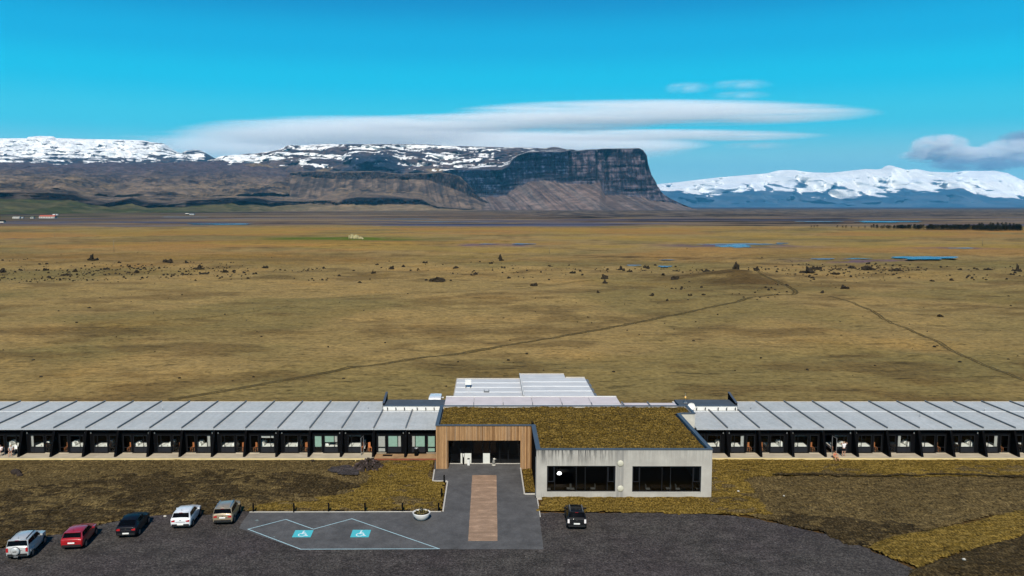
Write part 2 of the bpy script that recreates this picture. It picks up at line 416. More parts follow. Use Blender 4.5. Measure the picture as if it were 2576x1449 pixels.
def srgb(*c): return np.array(lin(c))
def ground():
    Ys = [-150, -60, 0, 25, 45]
    y = 55.0
    while y < 60000:
        Ys.append(y); y *= 1.0105 if y < 700 else 1.017
    Ys = np.array(Ys); C = 430
    s = np.linspace(-1, 1, C); s = s*(.72+.28*np.abs(s)**2)
    Wd = 130+.85*np.maximum(Ys, 0)
    X = Wd[:, None]*s[None, :]; Y = np.repeat(Ys[:, None], C, 1)
    Z = gh(X, Y)
    # ---- colour of what grows there, with shading painted on the hump
    field = srgb(135, 112, 68); olive = srgb(112, 97, 57); orange = srgb(142, 105, 54); brown = srgb(80, 61, 33)
    plain = srgb(98, 80, 64); plaind = srgb(38, 31, 28); green = srgb(100, 94, 46); purple = srgb(100, 80, 90); gold = srgb(142, 116, 52)
    def L3(a, b, t): return a*(1-t[..., None])+b*t[..., None]
    col = np.broadcast_to(field, X.shape+(3,)).copy()
    col = L3(col, olive, np.clip(sst(.45, .62, fbm(X/60, Y/60, 11, 4))*.8+.55*sst(.55, 1.0, np.abs(X)/(.66*np.maximum(Y, 1)))*.7*(1-sst(500, 900, Y))*sst(.3, .6, fbm(X/80, Y/50, 27, 3)+.1), 0, 1))
    col = L3(col, brown, sst(.56, .68, fbm(X/18, Y/10, 12, 4))*.5)
    mid = sst(330, 620, Y)*(1-sst(1050, 1200, Y))
    col = L3(col, orange, mid*sst(.42, .62, fbm(X/150, Y/110, 13, 4))*.85)
    col = L3(col, gold, mid*sst(.50, .66, fbm(X/90+9, Y/60, 14, 4))*.6)
    # green strip round the ruin
    gx, gy = P(860, 600)
    gr = np.exp(-(((X-gx)/62)**2+((Y-gy)/34)**2))*sst(.35, .6, fbm(X/30, Y/16, 15, 3)+.15)
    col = L3(col, srgb(80, 92, 16), np.clip(gr*1.8, 0, 1))
    hx, hy = CAIRN
    hk = np.exp(-(((X-hx+2)/26)**2+((Y-hy+14)/26)**2))
    col = L3(col, brown*.7, np.clip(hk*.9*sst(.35, .55, fbm(X/9, Y/9, 26, 4)+.12), 0, .8))  # darker near flank: the hump's shading painted into the ground colour
    # purple wet ground
    for px, py, rx, ry in ((1250, 616, 36, 22), (1850, 618, 46, 26), (2150, 656, 28, 9), (45, 601, 8, 6), (2400, 624, 25, 10)):
        wx, wy = P(px, py)
        col = L3(col, purple*.9, np.clip(1.5*np.exp(-(((X-wx)/rx)**2+((Y-wy)/ry)**2))*sst(.4, .55, fbm(X/14, Y/6, 16, 3)), 0, .9))
    # thin ditches
    for (pa, pb, w) in (((1400, 650), (2576, 640), 2.2), ((1500, 664), (2576, 662), 2.0), ((0, 600), (560, 590), 2.0), ((150, 607), (1000, 613), 2.2), ((560, 623), (1500, 604), 2.0), ((1700, 610), (2576, 603), 3.0), ((0, 585), (700, 583), 3.0), ((1200, 640), (2000, 655), 1.6)):
        a = P(*pa); b = P(*pb)
        t = (X-a[0])/(b[0]-a[0]); yy = a[1]+(b[1]-a[1])*t + (fbm(X/70, X*0, 17, 4)-.5)*26
        k = np.exp(-((Y-yy)/w)**2)*sst(-.02, .02, t)*(1-sst(.98, 1.02, t))*sst(.3, .5, fbm(X/40, X*0+3, 18, 3)+.1)
        col = L3(col, brown*.45, np.clip(k, 0, 1)*.8)
    # dark river plain beyond the moor
    edge = 1200+(fbm(X/260, X*0, 19, 4)-.5)*190
    far = sst(-20, 40, Y-edge)
    pl = L3(np.broadcast_to(plain, col.shape), plaind, sst(.46, .54, fbm(X/420, Y/110, 20, 5)))
    pl = L3(pl, srgb(118, 100, 76), sst(.54, .60, fbm(X/500+4, Y/120, 21, 5))*.9)
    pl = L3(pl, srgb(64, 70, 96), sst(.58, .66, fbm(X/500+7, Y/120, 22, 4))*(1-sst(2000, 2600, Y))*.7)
    left = sst(600, -900, X+.15*Y) if False else 1-sst(-1300, -500, X+.1*Y)
    pl = L3(pl, green*.42, left*sst(.40, .55, fbm(X/300, Y/200, 23, 4))*.9)
    lava = sst(2100, 2500, Y)*(1-sst(7500, 9500, Y))*sst(-200, 300, X)
    pl = L3(pl, srgb(104, 90, 78), lava*sst(.46, .54, fbm(X/50, Y/240, 24, 4))*.9)
    pl = L3(pl, srgb(48, 42, 42), lava*sst(.52, .58, fbm(X/34+3, Y/200, 25, 4))*.9)
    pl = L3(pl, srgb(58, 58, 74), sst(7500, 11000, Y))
    col = L3(col, pl, far)
    # moor in front of and round the hotel: browner
    nr = 1-sst(112, 128, Y)
    col = L3(col, brown*.9, nr)
    o = grid_obj('ground', X, Y, Z, 'ground', col)
    return Ys, Wd, s, Z
GY, GW, GS, GZ = ground()
def gz(x, y):
    """height of the ground mesh itself at (x, y)"""
    j = int(np.clip(np.searchsorted(GY, y)-1, 0, len(GY)-2)); t = (y-GY[j])/(GY[j+1]-GY[j])
    def row(k):
        return float(np.interp(x/GW[k], GS, GZ[k]))
    return row(j)*(1-t)+row(j+1)*t

# ---- near lawns with real hummocks
def turf_mat(name, c1, c2, c3, sc_=1.0):
    m = M(name, .95, .08); v = m.co('World'); vs = m.co('World', (.45, 1, 1))
    n0 = m.noise(vs, 2.8*sc_, 6, .78, .3); n2 = m.noise(v, .22, 5, .65); n3 = m.noise(m.co('World', (1, .42, 1)), 6.5, 3, .75)
    n = m.math('ADD', m.math('MULTIPLY', n0, .45), m.math('MULTIPLY', n3, .55))
    c = m.ramp(n, [(.39, c1), (.5, c2), (.60, c3)])
    c = m.mix(c, m.ramp(n2, [(.3, .72), (.7, 1.18)]), 1.0, 'MULTIPLY')
    c = m.mix(c, m.ramp(n3, [(.3, .72), (.7, 1.25)]), 1.0, 'MULTIPLY')
    m.color(c); m.bump(n, .9, .25); return m.m
MT['moor'] = turf_mat('moor_grass', (.022, .014, .005), (.095, .065, .023), (.19, .135, .055))
MT['moor_dark'] = turf_mat('dark_moor_patch', (.010, .007, .003), (.042, .028, .010), (.105, .074, .032), .8)
MT['turf'] = turf_mat('golden_turf', (.034, .020, .004), (.138, .089, .014), (.27, .18, .045))
MT['roof_turf'] = turf_mat('roof_turf', (.018, .010, .002), (.10, .064, .010), (.24, .155, .036), .9)

def in_poly(X, Y, poly):
    ins = np.zeros(X.shape, bool); n = len(poly)
    for i in range(n):
        x1, y1 = poly[i]; x2, y2 = poly[(i+1) % n]
        if y1 == y2: continue
        c = ((Y < y1) != (Y < y2)) & (X < (x2-x1)*(Y-y1)/(y2-y1)+x1)
        ins ^= c
    return ins
def dens(pts, step, jit, seed):
    r = random.Random(seed); out = []
    for i, a in enumerate(pts):
        b = pts[(i+1) % len(pts)]; d = math.dist(a, b); n = max(1, int(d/step))
        for k in range(n):
            t = k/n; x = a[0]+(b[0]-a[0])*t; y = a[1]+(b[1]-a[1])*t
            j = jit if k else 0
            out.append((x+r.uniform(-j, j), y+r.uniform(-j, j)))
    return out
def sheet(name, pts, z, mat, jit=0.0, step=.5, seed=1, label=None, kind='structure', thick=0.0, parent=None):
    p = dens(pts, step, jit, seed) if jit else list(pts)
    bm = bmesh.new(); vs = [bm.verts.new((x, y, z)) for x, y in p]
    f = bm.faces.new(vs); f.normal_update()
    if f.normal.z < 0: f.normal_flip()
    if thick:
        r = bmesh.ops.extrude_face_region(bm, geom=[f])
        for g in r['geom']:
            if isinstance(g, bmesh.types.BMVert): g.co.z += thick
    bmesh.ops.triangulate(bm, faces=bm.faces[:]); bmesh.ops.recalc_face_normals(bm, faces=bm.faces[:])
    o = bmobj(name, bm, mat, parent); return setp(o, label=label, kind=kind)
def hummocks(name, poly, sp, amp, base, mat, scale=1.0, seed=0, label=None, kind='structure', edge=.6, parent=None, rag=.5):
    xs = [p[0] for p in poly]; ys = [p[1] for p in poly]
    x = np.arange(min(xs)-1, max(xs)+1, sp); y = np.arange(min(ys)-1, max(ys)+1, sp)
    X, Y = np.meshgrid(x, y)
    Xw = X+(fbm(X/1.7, Y/1.7, seed+40, 3)-.5)*rag*2; Yw = Y+(fbm(X/1.7, Y/1.7, seed+50, 3)-.5)*rag*2
    ins = in_poly(Xw, Yw, poly)
    # soft fall to the edge
    k = ins.astype(float)
    for _ in range(max(1, int(edge/sp))):
        kp = np.pad(k, 1, mode='edge'); k = np.minimum(k, (kp[:-2, 1:-1]+kp[2:, 1:-1]+kp[1:-1, :-2]+kp[1:-1, 2:])/4)
    Z = base + amp*k*(.25+1.1*np.abs(fbm(X/(1.1*scale), Y/(.8*scale), seed, 4)-.5)*2 + .7*(fbm(X/(5*scale), Y/(4*scale), seed+5, 3)-.3))
    m = ins[:-1, :-1] & ins[1:, :-1] & ins[:-1, 1:] & ins[1:, 1:]
    X2 = X+(vn(X*7.1, Y*7.3, 3)-.5)*sp*.5; Y2 = Y+(vn(X*6.1, Y*8.3, 4)-.5)*sp*.5
    o = grid_obj(name, X2, Y2, Z, mat, None, kind, True, label, m)
    if parent: o.parent = parent
    return o

# ================================================================== FOREGROUND GROUND PIECES
def PP(l, z=0.0): return [P(a, b, z) for a, b in l]
moor_left = PP([(-60, 1156), (1092, 1157), (1092, 1215), (1112, 1288), (600, 1290), (370, 1300), (235, 1326), (120, 1352), (-80, 1400)])
hummocks('moor_grass', moor_left, .30, .22, -.02, 'moor', 1.6, 3, rag=.45)
dark_l = PP([(-40, 1240), (330, 1196), (620, 1178), (700, 1188), (880, 1206), (905, 1222), (830, 1252), (700, 1266), (600, 1270), (560, 1292), (380, 1298), (230, 1322), (120, 1350), (-60, 1392)])
hummocks('dark_moor_patch', dark_l, .30, .26, .0, 'moor_dark', 1.3, 5, rag=1.6)  # darker patch with a ragged edge over the left moor
turf_l = PP([(912, 1178), (975, 1162), (1092, 1160), (1088, 1213), (1124, 1215), (1113, 1286), (615, 1287), (640, 1268), (740, 1262), (850, 1250), (925, 1212)])
hummocks('turf_lawn', turf_l, .25, .16, .06, 'turf', .9, 7, rag=.75)
moor_r = PP([(1760, 1170), (2640, 1170), (2640, 1290), (2500, 1300), (2170, 1378), (2100, 1338), (1940, 1310), (1850, 1296), (1780, 1292)])
hummocks('moor_grass', moor_r, .30, .22, -.02, 'moor', 1.6, 9, rag=.3)
turf_r1 = PP([(1720, 1150), (2640, 1156), (2640, 1203), (2200, 1203), (1960, 1196), (1880, 1208), (1905, 1250), (1950, 1300), (1850, 1297), (1790, 1294), (1357, 1291), (1354, 1240), (1770, 1240)])
hummocks('turf_lawn', turf_r1, .25, .16, .06, 'turf', .9, 11, rag=.6)
ditch = PP([(1960, 1194), (2150, 1197), (2400, 1196), (2640, 1204), (2640, 1209), (2400, 1201), (2150, 1203), (1940, 1201)])
hummocks('ditch', ditch, .15, .05, .24, 'moor_dark', .6, 13, rag=.5, edge=.1)
dark_r = PP([(1940, 1292), (2060, 1300), (2200, 1310), (2330, 1320), (2160, 1372), (2050, 1336), (1900, 1302)])
hummocks('dark_moor_patch', dark_r, .3, .16, .02, 'moor_dark', 1.3, 15, rag=1.5)
turf_r2 = PP([(2172, 1378), (2240, 1350), (2400, 1322), (2576, 1282), (2700, 1252), (2700, 1315), (2576, 1352), (2420, 1395), (2312, 1432), (2240, 1408)])
hummocks('turf_lawn', turf_r2, .22, .2, .04, 'turf', .9, 17, rag=.25)
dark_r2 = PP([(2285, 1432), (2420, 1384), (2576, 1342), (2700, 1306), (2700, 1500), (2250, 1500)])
hummocks('dark_moor_patch', dark_r2, .28, .24, -.02, 'moor_dark', 1.4, 19, rag=.4)

def gravel_mat():
    m = M('dark_gravel', .95, .12); v = m.co('World')
    n = m.noise(v, 7, 5, .75); n2 = m.noise(v, .5, 6, .68); n3 = m.noise(v, .12, 4, .6)
    vo = m.N('ShaderNodeTexVoronoi'); vo.inputs['Scale'].default_value = 3.2; m.L(v, vo.inputs['Vector'])
    c = m.ramp(n, [(.36, (.014, .012, .0115)), (.5, (.044, .0385, .037)), (.64, (.098, .087, .080))])
    c = m.mix(c, m.ramp(n2, [(.3, .6), (.5, .95), (.7, 1.28)]), 1.0, 'MULTIPLY')
    c = m.mix(c, m.ramp(n3, [(.35, (.97, .92, .94)), (.65, (1.06, 1.08, 1.02))]), 1.0, 'MULTIPLY')
    st = m.math('MULTIPLY', m.ramp(vo.outputs['Distance'], [(.05, 1.0), (.10, 0.0)]), m.ramp(n, [(.55, 0.0), (.62, 1.0)]))
    c = m.mix(c, (.28, .26, .24), m.math('MULTIPLY', st, .7))
    rt = m.noise(m.co('World', (.10, .34, 1)), 1.0, 3, .5, 1.6)
    c = m.mix(c, m.ramp(rt, [(.40, 1.0), (.47, 1.22), (.50, .86), (.53, 1.25), (.60, 1.0)]), 1.0, 'MULTIPLY')
    m.color(c); m.bump(n, .8, .06); return m.m
MT['gravel'] = gravel_mat()
def paver_mat():
    m = M('grey_pavers', .85, .15); v = m.co('World')
    br = m.N('ShaderNodeTexBrick'); br.inputs['Scale'].default_value = 5.0; m.L(v, br.inputs['Vector'])
    br.inputs['Color1'].default_value = (.088, .086, .086, 1); br.inputs['Color2'].default_value = (.108, .106, .104, 1)
    br.inputs['Mortar'].default_value = (.06, .06, .062, 1); br.inputs['Mortar Size'].default_value = .03
    n = m.noise(v, .5, 6, .7); n2 = m.noise(v, 6, 4, .7)
    c = m.mix(br.outputs[0], m.ramp(n, [(.32, .7), (.5, .96), (.7, 1.25)]), 1.0, 'MULTIPLY')
    c = m.mix(c, m.ramp(n2, [(.3, .85), (.7, 1.15)]), 1.0, 'MULTIPLY')
    m.color(c); m.bump(n2, .2, .02); return m.m
MT['paver'] = paver_mat()
def brick_mat():
    m = M('red_pavers', .85, .15); v = m.co('World')
    br = m.N('ShaderNodeTexBrick'); br.inputs['Scale'].default_value = 5.0; m.L(v, br.inputs['Vector'])
    br.inputs['Color1'].default_value = (.29, .19, .12, 1); br.inputs['Color2'].default_value = (.34, .23, .15, 1)
    br.inputs['Mortar'].default_value = (.19, .125, .10, 1); br.inputs['Mortar Size'].default_value = .02
    n = m.noise(m.co('World', (.6, 1.6, 1)), .9, 6, .72)
    c = m.mix(br.outputs[0], m.ramp(n, [(.35, .74), (.55, 1.0), (.68, 1.5)]), 1.0, 'MULTIPLY')
    m.color(c); return m.m
MT['brick'] = brick_mat()
def worn_paint(name, c, lo=.42, hi=.52, scale=2.5):
    m = M(name, .7, .2); v = m.co('World'); n = m.noise(v, scale, 6, .75)
    tr = m.N('ShaderNodeBsdfTransparent'); mx = m.N('ShaderNodeMixShader')
    m.L(m.ramp(n, [(lo, 0.0), (hi, 1.0)]), mx.inputs[0]); m.L(tr.outputs[0], mx.inputs[1]); m.L(m.b.outputs[0], mx.inputs[2])
    m.L(mx.outputs[0], m.out.inputs[0]); m.color(c); return m.m
MT['line'] = worn_paint('pale_blue_line_paint', (.33, .48, .52), .30, .38)
MT['sign_blue'] = worn_paint('turquoise_paint', (.07, .42, .47), .22, .26)
MT['sign_white'] = simple('white_marking', (.62, .72, .74), .6)
MT['scuff'] = worn_paint('worn_pale_paint', (.22, .28, .28), .60, .68, 1.6)

gravel = PP([(-120, 1408), (0, 1382), (60, 1366), (120, 1350), (200, 1330), (300, 1312), (370, 1300), (480, 1290), (600, 1288), (640, 1290), (1100, 1300), (1360, 1291), (1540, 1292), (1700, 1291), (1790, 1295), (1850, 1300), (1900, 1306), (2000, 1328), (2080, 1345), (2140, 1362), (2172, 1378), (2240, 1408), (2312, 1440), (2400, 1500), (2400, 2100), (-500, 2100), (-500, 1500)])
sheet('gravel_lot', gravel, .055, 'gravel', .16, .5, 21)
apron = PP([(1093, 1160), (1093, 1185), (1088.4, 1213), (1125.5, 1213), (1114.8, 1288.5), (627, 1290), (609, 1316), (601, 1331), (700, 1366), (756, 1386), (930, 1384.5), (1104, 1384), (1367.3, 1384), (1358, 1310), (1351.2, 1256), (1349, 1245), (1319, 1245), (1309, 1178), (1309, 1160)])
sheet('apron_paving', apron, .075, 'paver', .035, .6, 23)
strip = PP([(1188.2, 1197), (1249, 1197), (1251.6, 1363), (1177.6, 1363)])
sheet('brick_path', strip, .080, 'brick', .012, .5, 24)
def edging(pa, pb, name='kerb', w=.14, h=.16, mat='kerb', z=.03, label='pale stone kerb edging the paving'):
    a = Vector((*P(*pa), 0)); b = Vector((*P(*pb), 0)); d = (b-a).normalized(); n = Vector((-d.y, d.x, 0))*w/2
    v = []
    for zz in (z, z+h):
        for q in (a-n, b-n, b+n, a+n): v.append((q.x, q.y, zz))
    o = meshobj(name, v, CUBE_F, mat); return setp(o, kind='structure')
edging((1093, 1185), (1088.8, 1212.5)); edging((1088.2, 1213.4), (1125, 1213.4)); edging((1125.8, 1214.5), (1114.6, 1288.6))
edging((1110, 1289.4), (628, 1290.4), w=.10, h=.10)
edging((1309.5, 1180), (1319, 1245)); edging((1320.5, 1245.6), (1347.5, 1245.6))
edging((1351.8, 1258), (1359, 1302), w=.10, h=.08)
# dark planted bed beside the entrance
hummocks('planted_bed', PP([(1312, 1182), (1344, 1182), (1347.5, 1243), (1320.5, 1243)]), .12, .22, .09, simple and 'roof_turf', .5, 29, rag=.05, edge=.15)

# painted lines and parking symbols
def paint_line(pts, w, z, name, mat):
    for a, b in zip(pts[:-1], pts[1:]):
        A = Vector((*a, 0)); B = Vector((*b, 0)); d = (B-A).normalized(); n = Vector((-d.y, d.x, 0))*w/2; e = d*w*.45
        v = [(q.x, q.y, z) for q in (A-n-e, B-n+e, B+n+e, A+n-e)]
        setp(meshobj(name, v, [(0, 1, 2, 3)], mat), kind='structure'); z += .0008
zz = PP([(624, 1333.4), (719, 1308.6), (788.5, 1333.4), (885.2, 1307), (1104.5, 1382.8), (756.2, 1384.0), (624, 1333.4)])
paint_line(zz, .10, .0835, 'painted_line', 'line')
sheet('worn_paint', PP([(800, 1333), (880, 1310), (905, 1314), (890, 1330), (850, 1345), (790, 1345)]), .0795, 'scuff')
sheet('worn_paint', PP([(618, 1318), (640, 1297), (720, 1306), (640, 1326), (628, 1331)]), .0795, 'scuff')
sheet('worn_paint', PP([(640, 1340), (700, 1345), (780, 1372), (760, 1384)]), .0795, 'scuff')
def wheelchair(quad):
    q = [P(*p) for p in quad]     # tl tr br bl
    sheet('accessible_bay_marking', q[::-1], .0885, 'sign_blue')
    def uv(u, v):
        a = [q[0][i]*(1-u)+q[1][i]*u for i in (0, 1)]; b = [q[3][i]*(1-u)+q[2][i]*u for i in (0, 1)]
        return (a[0]*(1-v)+b[0]*v, a[1]*(1-v)+b[1]*v)
    segs = []
    def stroke(pts, w):
        for (x0, y0), (x1, y1) in zip(pts[:-1], pts[1:]):
            dx, dy = x1-x0, y1-y0; L = math.hypot(dx, dy) or 1; nx, ny = -dy/L*w/2, dx/L*w/2; ex, ey = dx/L*w*.3, dy/L*w*.3
            segs.append([uv(x0-nx-ex, y0-ny-ey), uv(x1-nx+ex, y1-ny+ey), uv(x1+nx+ex, y1+ny+ey), uv(x0+nx-ex, y0+ny-ey)])
    circ = [(.50+.055*math.cos(a), .14+.055*math.sin(a)) for a in np.linspace(0, 6.283, 9)]
    stroke([(.495, .13), (.505, .15)], .11)
    stroke([(.49, .24), (.46, .52), (.66, .52), (.72, .76), (.80, .76)], .075)
    stroke([(.475, .38), (.62, .38)], .06)
    stroke([(.42, .46)] + [(.49+.19*math.cos(a), .67+.20*math.sin(a)) for a in np.linspace(-2.3, -6.4, 12)][:0] + [(.47+.18*math.cos(a), .66+.20*math.sin(a)) for a in np.linspace(4.2, .25, 12)], .06)
    v = []; f = []
    for i, s_ in enumerate(segs):
        k = len(v); v += [(p[0], p[1], .0895+.0002*i) for p in s_]; f.append((k, k+1, k+2, k+3))
    setp(meshobj('wheelchair_symbol', v, f, 'sign_white'), kind='structure')
wheelchair([(743.3, 1336), (789, 1336), (781, 1354), (734.3, 1354)])
wheelchair([(887.5, 1335.3), (933.6, 1335.3), (927, 1354), (881, 1354)])

# ---- foot-worn tracks across the moor
def track_mat():
    m = M('worn_track_soil', .95, .05); v = m.co('World'); n = m.noise(v, .8, 5, .7); n2 = m.noise(v, .1, 3, .6)
    u = m.attr('tint')
    tr = m.N('ShaderNodeBsdfTransparent'); mx = m.N('ShaderNodeMixShader')
    s = m.N('ShaderNodeSeparateColor'); m.L(u.outputs['Color'], s.inputs[0])
    k = m.math('SUBTRACT', m.math('ADD', s.outputs[0], m.math('MULTIPLY', n, 1.1)), .55)
    m.L(m.ramp(k, [(.40, 0.0), (.66, .72)]), mx.inputs[0]); m.L(tr.outputs[0], mx.inputs[1]); m.L(m.b.outputs[0], mx.inputs[2])
    m.L(mx.outputs[0], m.out.inputs[0])
    m.color(m.ramp(n2, [(.3, (.075, .055, .022)), (.7, (.115, .085, .036))])); return m.m
MT['track'] = track_mat()
def track(pts, w0, w1, name='footpath', strength=1.0):
    q = PP(pts); out = []
    for a, b in zip(q[:-1], q[1:]):
        n = max(2, int(math.dist(a, b)/1.2))
        for k in range(n): out.append((a[0]+(b[0]-a[0])*k/n, a[1]+(b[1]-a[1])*k/n))
    out = np.array(out); n = len(out)
    for _ in range(6): out[1:-1] = (out[:-2]+out[1:-1]*2+out[2:])/4
    d = np.gradient(out, axis=0); d /= np.linalg.norm(d, axis=1)[:, None]; nn = np.stack([-d[:, 1], d[:, 0]], 1)
    out = out + nn*((fbm(np.arange(n)/9., np.zeros(n), 31, 3)-.5)*1.6)[:, None]
    prof = [(-1, .0), (-.7, .55), (-.4, .95), (-.12, .55), (.12, .5), (.4, .95), (.7, .5), (1, 0.)]
    X = np.zeros((n, len(prof))); Y = X.copy(); Z = X.copy(); C = np.zeros((n, len(prof), 3))
    for j, (s_, a) in enumerate(prof):
        w = np.linspace(w0, w1, n)
        X[:, j] = out[:, 0]+nn[:, 0]*s_*w; Y[:, j] = out[:, 1]+nn[:, 1]*s_*w; C[:, j] = a*strength
    for i in range(n):
        for j in range(len(prof)): Z[i, j] = gz(X[i, j], Y[i, j])+.05
    grid_obj(name, X, Y, Z, 'track', C)
track([(420, 1003), (560, 984), (720, 955), (860, 930), (1000, 911), (1150, 888), (1240, 874), (1380, 852), (1520, 826), (1650, 800), (1760, 778), (1850, 762), (1900, 747), (1960, 740), (2003, 741), (1998, 730), (1970, 716), (1930, 706), (1890, 695), (1862, 686)], 1.05, 1.4)
track([(2090, 744), (2140, 759), (2180, 776), (2220, 800), (2270, 822), (2330, 850), (2380, 872), (2440, 900), (2500, 930), (2600, 966)], .8, .8, strength=.9)
track([(760, 752), (900, 742), (1050, 738), (1200, 731), (1330, 722), (1500, 705)], 1.3, 1.3, strength=.72)
track([(380, 810), (520, 800), (640, 786), (760, 772)], 1.3, 1.0, strength=.68)
# ================================================================== WATER
def water_mat(name, c, rough=.12):
    m = M(name, rough+.1, .18); m.color(c); v = m.co('World', (.3, 1, 1)); m.bump(m.noise(v, .8, 3), .12, .05); return m.m
MT['water'] = water_mat('pond_water', (.010, .05, .12))
MT['water_pale'] = water_mat('shallow_water', (.10, .13, .17), .25)
def blob(px0, px1, py0, py1, seed):
    r = random.Random(seed); n = 40; pts = []
    cx, cy_ = (px0+px1)/2, (py0+py1)/2
    for i in range(n):
        a = 2*math.pi*i/n; k = 1+.22*math.sin(3*a+seed)+.14*math.sin(7*a+2*seed)+r.uniform(-.1, .1)
        pts.append(P(cx+(px1-px0)/2*math.cos(a)*min(k, 1.15), cy_+(py1-py0)/2*math.sin(a)*k))
    return pts
def pond(px0, px1, py0, py1, seed, mat='water', name='pond'):
    pts = blob(px0, px1, py0, py1, seed)
    zz_ = max(gz(x, y) for x, y in pts)+.04
    sheet(name, pts, zz_, mat)
for a in ((2245, 2410, 650, 657.5, 3), (1805, 1890, 616, 623.5, 5), (1655, 1690, 668.5, 672, 9), (2125, 2190, 653, 655, 7)):
    pond(*a)
for a in ((1765, 1960, 613, 616, 6), (1950, 1982, 611.5, 613.5, 8), (2388, 2452, 624, 626.2, 11), (1660, 1700, 651, 652.5, 12), (1205, 1245, 613.5, 615, 13), (1285, 1345, 612.5, 615, 14), (1575, 1612, 668.5, 671.5, 15), (2040, 2100, 651.5, 654.5, 16)):
    pond(*a, mat='water_pale')
def river(pts, w, mat='water', seed=1):
    q = PP(pts); L = []; R = []
    r = random.Random(seed)
    for x, y in dens(q, 30, 0, 1)[:-1]:
        k = w*r.uniform(.7, 1.3); L.append((x, y+k)); R.append((x, y-k))
    sheet('river', L+R[::-1], .5, mat)
def riverq(px0, px1, py0, py1, mat, seed): sheet('river', blob(px0, px1, py0, py1, seed), .9, mat)
riverq(2150, 2310, 557, 560.5, 'water', 21); riverq(2000, 2120, 557.5, 559.5, 'water_pale', 22)
riverq(480, 640, 563.5, 566.5, 'water', 23); riverq(900, 1100, 551.5, 552.5, 'water_pale', 24)
riverq(400, 520, 546.2, 547.2, 'water_pale', 27); riverq(2100, 2135, 520.5, 521.0, 'water_pale', 25); riverq(1000, 1250, 558.5, 559.4, 'water_pale', 26)

# ================================================================== MOUNTAINS
def rock_mat(name, lo=.5, hi=1.38, s1=.012, s2=.08, strata=True, bumpd=14.0):
    m = M(name, .95, .06); v = m.co('World'); a = m.attr('tint')
    n = m.noise(v, s1, 7, .7); n2 = m.noise(v, s2, 4, .7)
    c = m.mix(a.outputs['Color'], m.ramp(n, [(.32, lo), (.68, hi)]), 1.0, 'MULTIPLY')
    c = m.mix(c, m.ramp(n2, [(.3, .85), (.7, 1.12)]), 1.0, 'MULTIPLY')
    m.color(c); m.bump(n, .6, bumpd); return m.m
MT['mountain'] = rock_mat('mountain_rock')
MT['glacier'] = rock_mat('glacier_snow', .95, 1.04, .002, .01, bumpd=60)

def ringed(name, xs, rings, step=2.0, noise=None, color=None, mat='mountain', jag=None):
    """a slope surface: each ring is (points of screen height, depth points, subdivisions to the next ring)"""
    px = np.arange(xs[0], xs[1]+step, step)
    def ev(d, p=px):
        if isinstance(d, (int, float)): return np.full(len(p), float(d))
        a = np.array(d, float); return np.interp(p, a[:, 0], a[:, 1])
    ys = [ev(r[0]) for r in rings]; Ys = [ev(r[1]) for r in rings]
    zs = []
    for y_, Y_ in zip(ys, Ys):
        u = (H_/2-y_)/FOC; dy = math.cos(PITCH)+math.sin(PITCH)*u; dz = -math.sin(PITCH)+math.cos(PITCH)*u
        zs.append(CAM_H+dz*Y_/dy)
    rowsY = []; rowsZ = []; T = []
    for k in range(len(rings)-1):
        n = rings[k][2]
        for i in range(n + (1 if k == len(rings)-2 else 0)):
            t = i/n
            rowsY.append(Ys[k]*(1-t)+Ys[k+1]*t); rowsZ.append(zs[k]*(1-t)+zs[k+1]*t); T.append(k+t)
    Y = np.array(rowsY); Z = np.array(rowsZ); T = np.array(T)[:, None]*np.ones((1, len(px)))
    PX = np.ones((len(Y), 1))*px[None, :]
    X = (PX-CX)/FOC*Y/1.0 * (1/ (math.cos(PITCH)+math.sin(PITCH)*((H_/2-HZ)/FOC)))
    if noise is not None: dY, dZ = noise(X, Y, Z, T, PX); Y = Y+dY; Z = Z+dZ
    c = color(X, Y, Z, T, PX)
    return grid_obj(name, X, Y, Z, mat, c)
def mixc(a, b, t): return a*(1-t[..., None])+b*t[..., None]
def bc(c, X): return np.broadcast_to(np.array(c, float), X.shape+(3,)).copy()

BROWN = srgb(112, 96, 82); BROWN2 = srgb(76, 66, 60); DARKR = srgb(34, 31, 34); GREEN = srgb(66, 68, 36); TAN = srgb(132, 112, 86)
SNOW = np.array((.86, .86, .84)); BLUE_ROCK = srgb(46, 62, 84); TALUS = srgb(110, 98, 92)

# -- lower escarpment with the terraced heath above it
yb = [(-150, 540), (0, 539), (250, 536), (467, 534), (750, 531), (1000, 530), (1200, 529.4)]
Yb = [(p, 29*FOC/(y-HZ)) for p, y in yb]
def addY(L, d): return [(p, v+d) for p, v in L]
y1 = [(-150, 500), (0, 503), (60, 503), (200, 505), (235, 516), (280, 522), (340, 512), (380, 524), (430, 522), (467, 521), (560, 514), (650, 511), (690, 520), (750, 515), (860, 515), (940, 516), (1060, 514), (1100, 525), (1200, 528.5)]
y2 = [(-150, 484), (0, 485), (120, 485), (183, 492), (235, 506), (280, 512), (340, 498), (380, 513), (430, 511), (467, 508), (567, 499), (650, 499), (690, 507), (753, 507), (860, 503), (900, 497), (960, 497), (1060, 503), (1100, 522), (1200, 528)]
y3 = [(-150, 472), (0, 472), (180, 476), (240, 492), (300, 496), (400, 488), (480, 494), (560, 493), (700, 492), (800, 497), (860, 474), (940, 471), (1060, 471), (1090, 476), (1130, 505), (1200, 527)]
y3b = [(p, v-6 if p < 1110 else v-1) for p, v in y3]
y4 = [(-150, 412), (0, 412), (200, 411), (400, 410), (550, 406), (700, 412), (760, 428), (860, 446), (1000, 450), (1080, 458), (1110, 480), (1130, 497), (1200, 525)]
y5 = [(p, v+4) for p, v in y4]
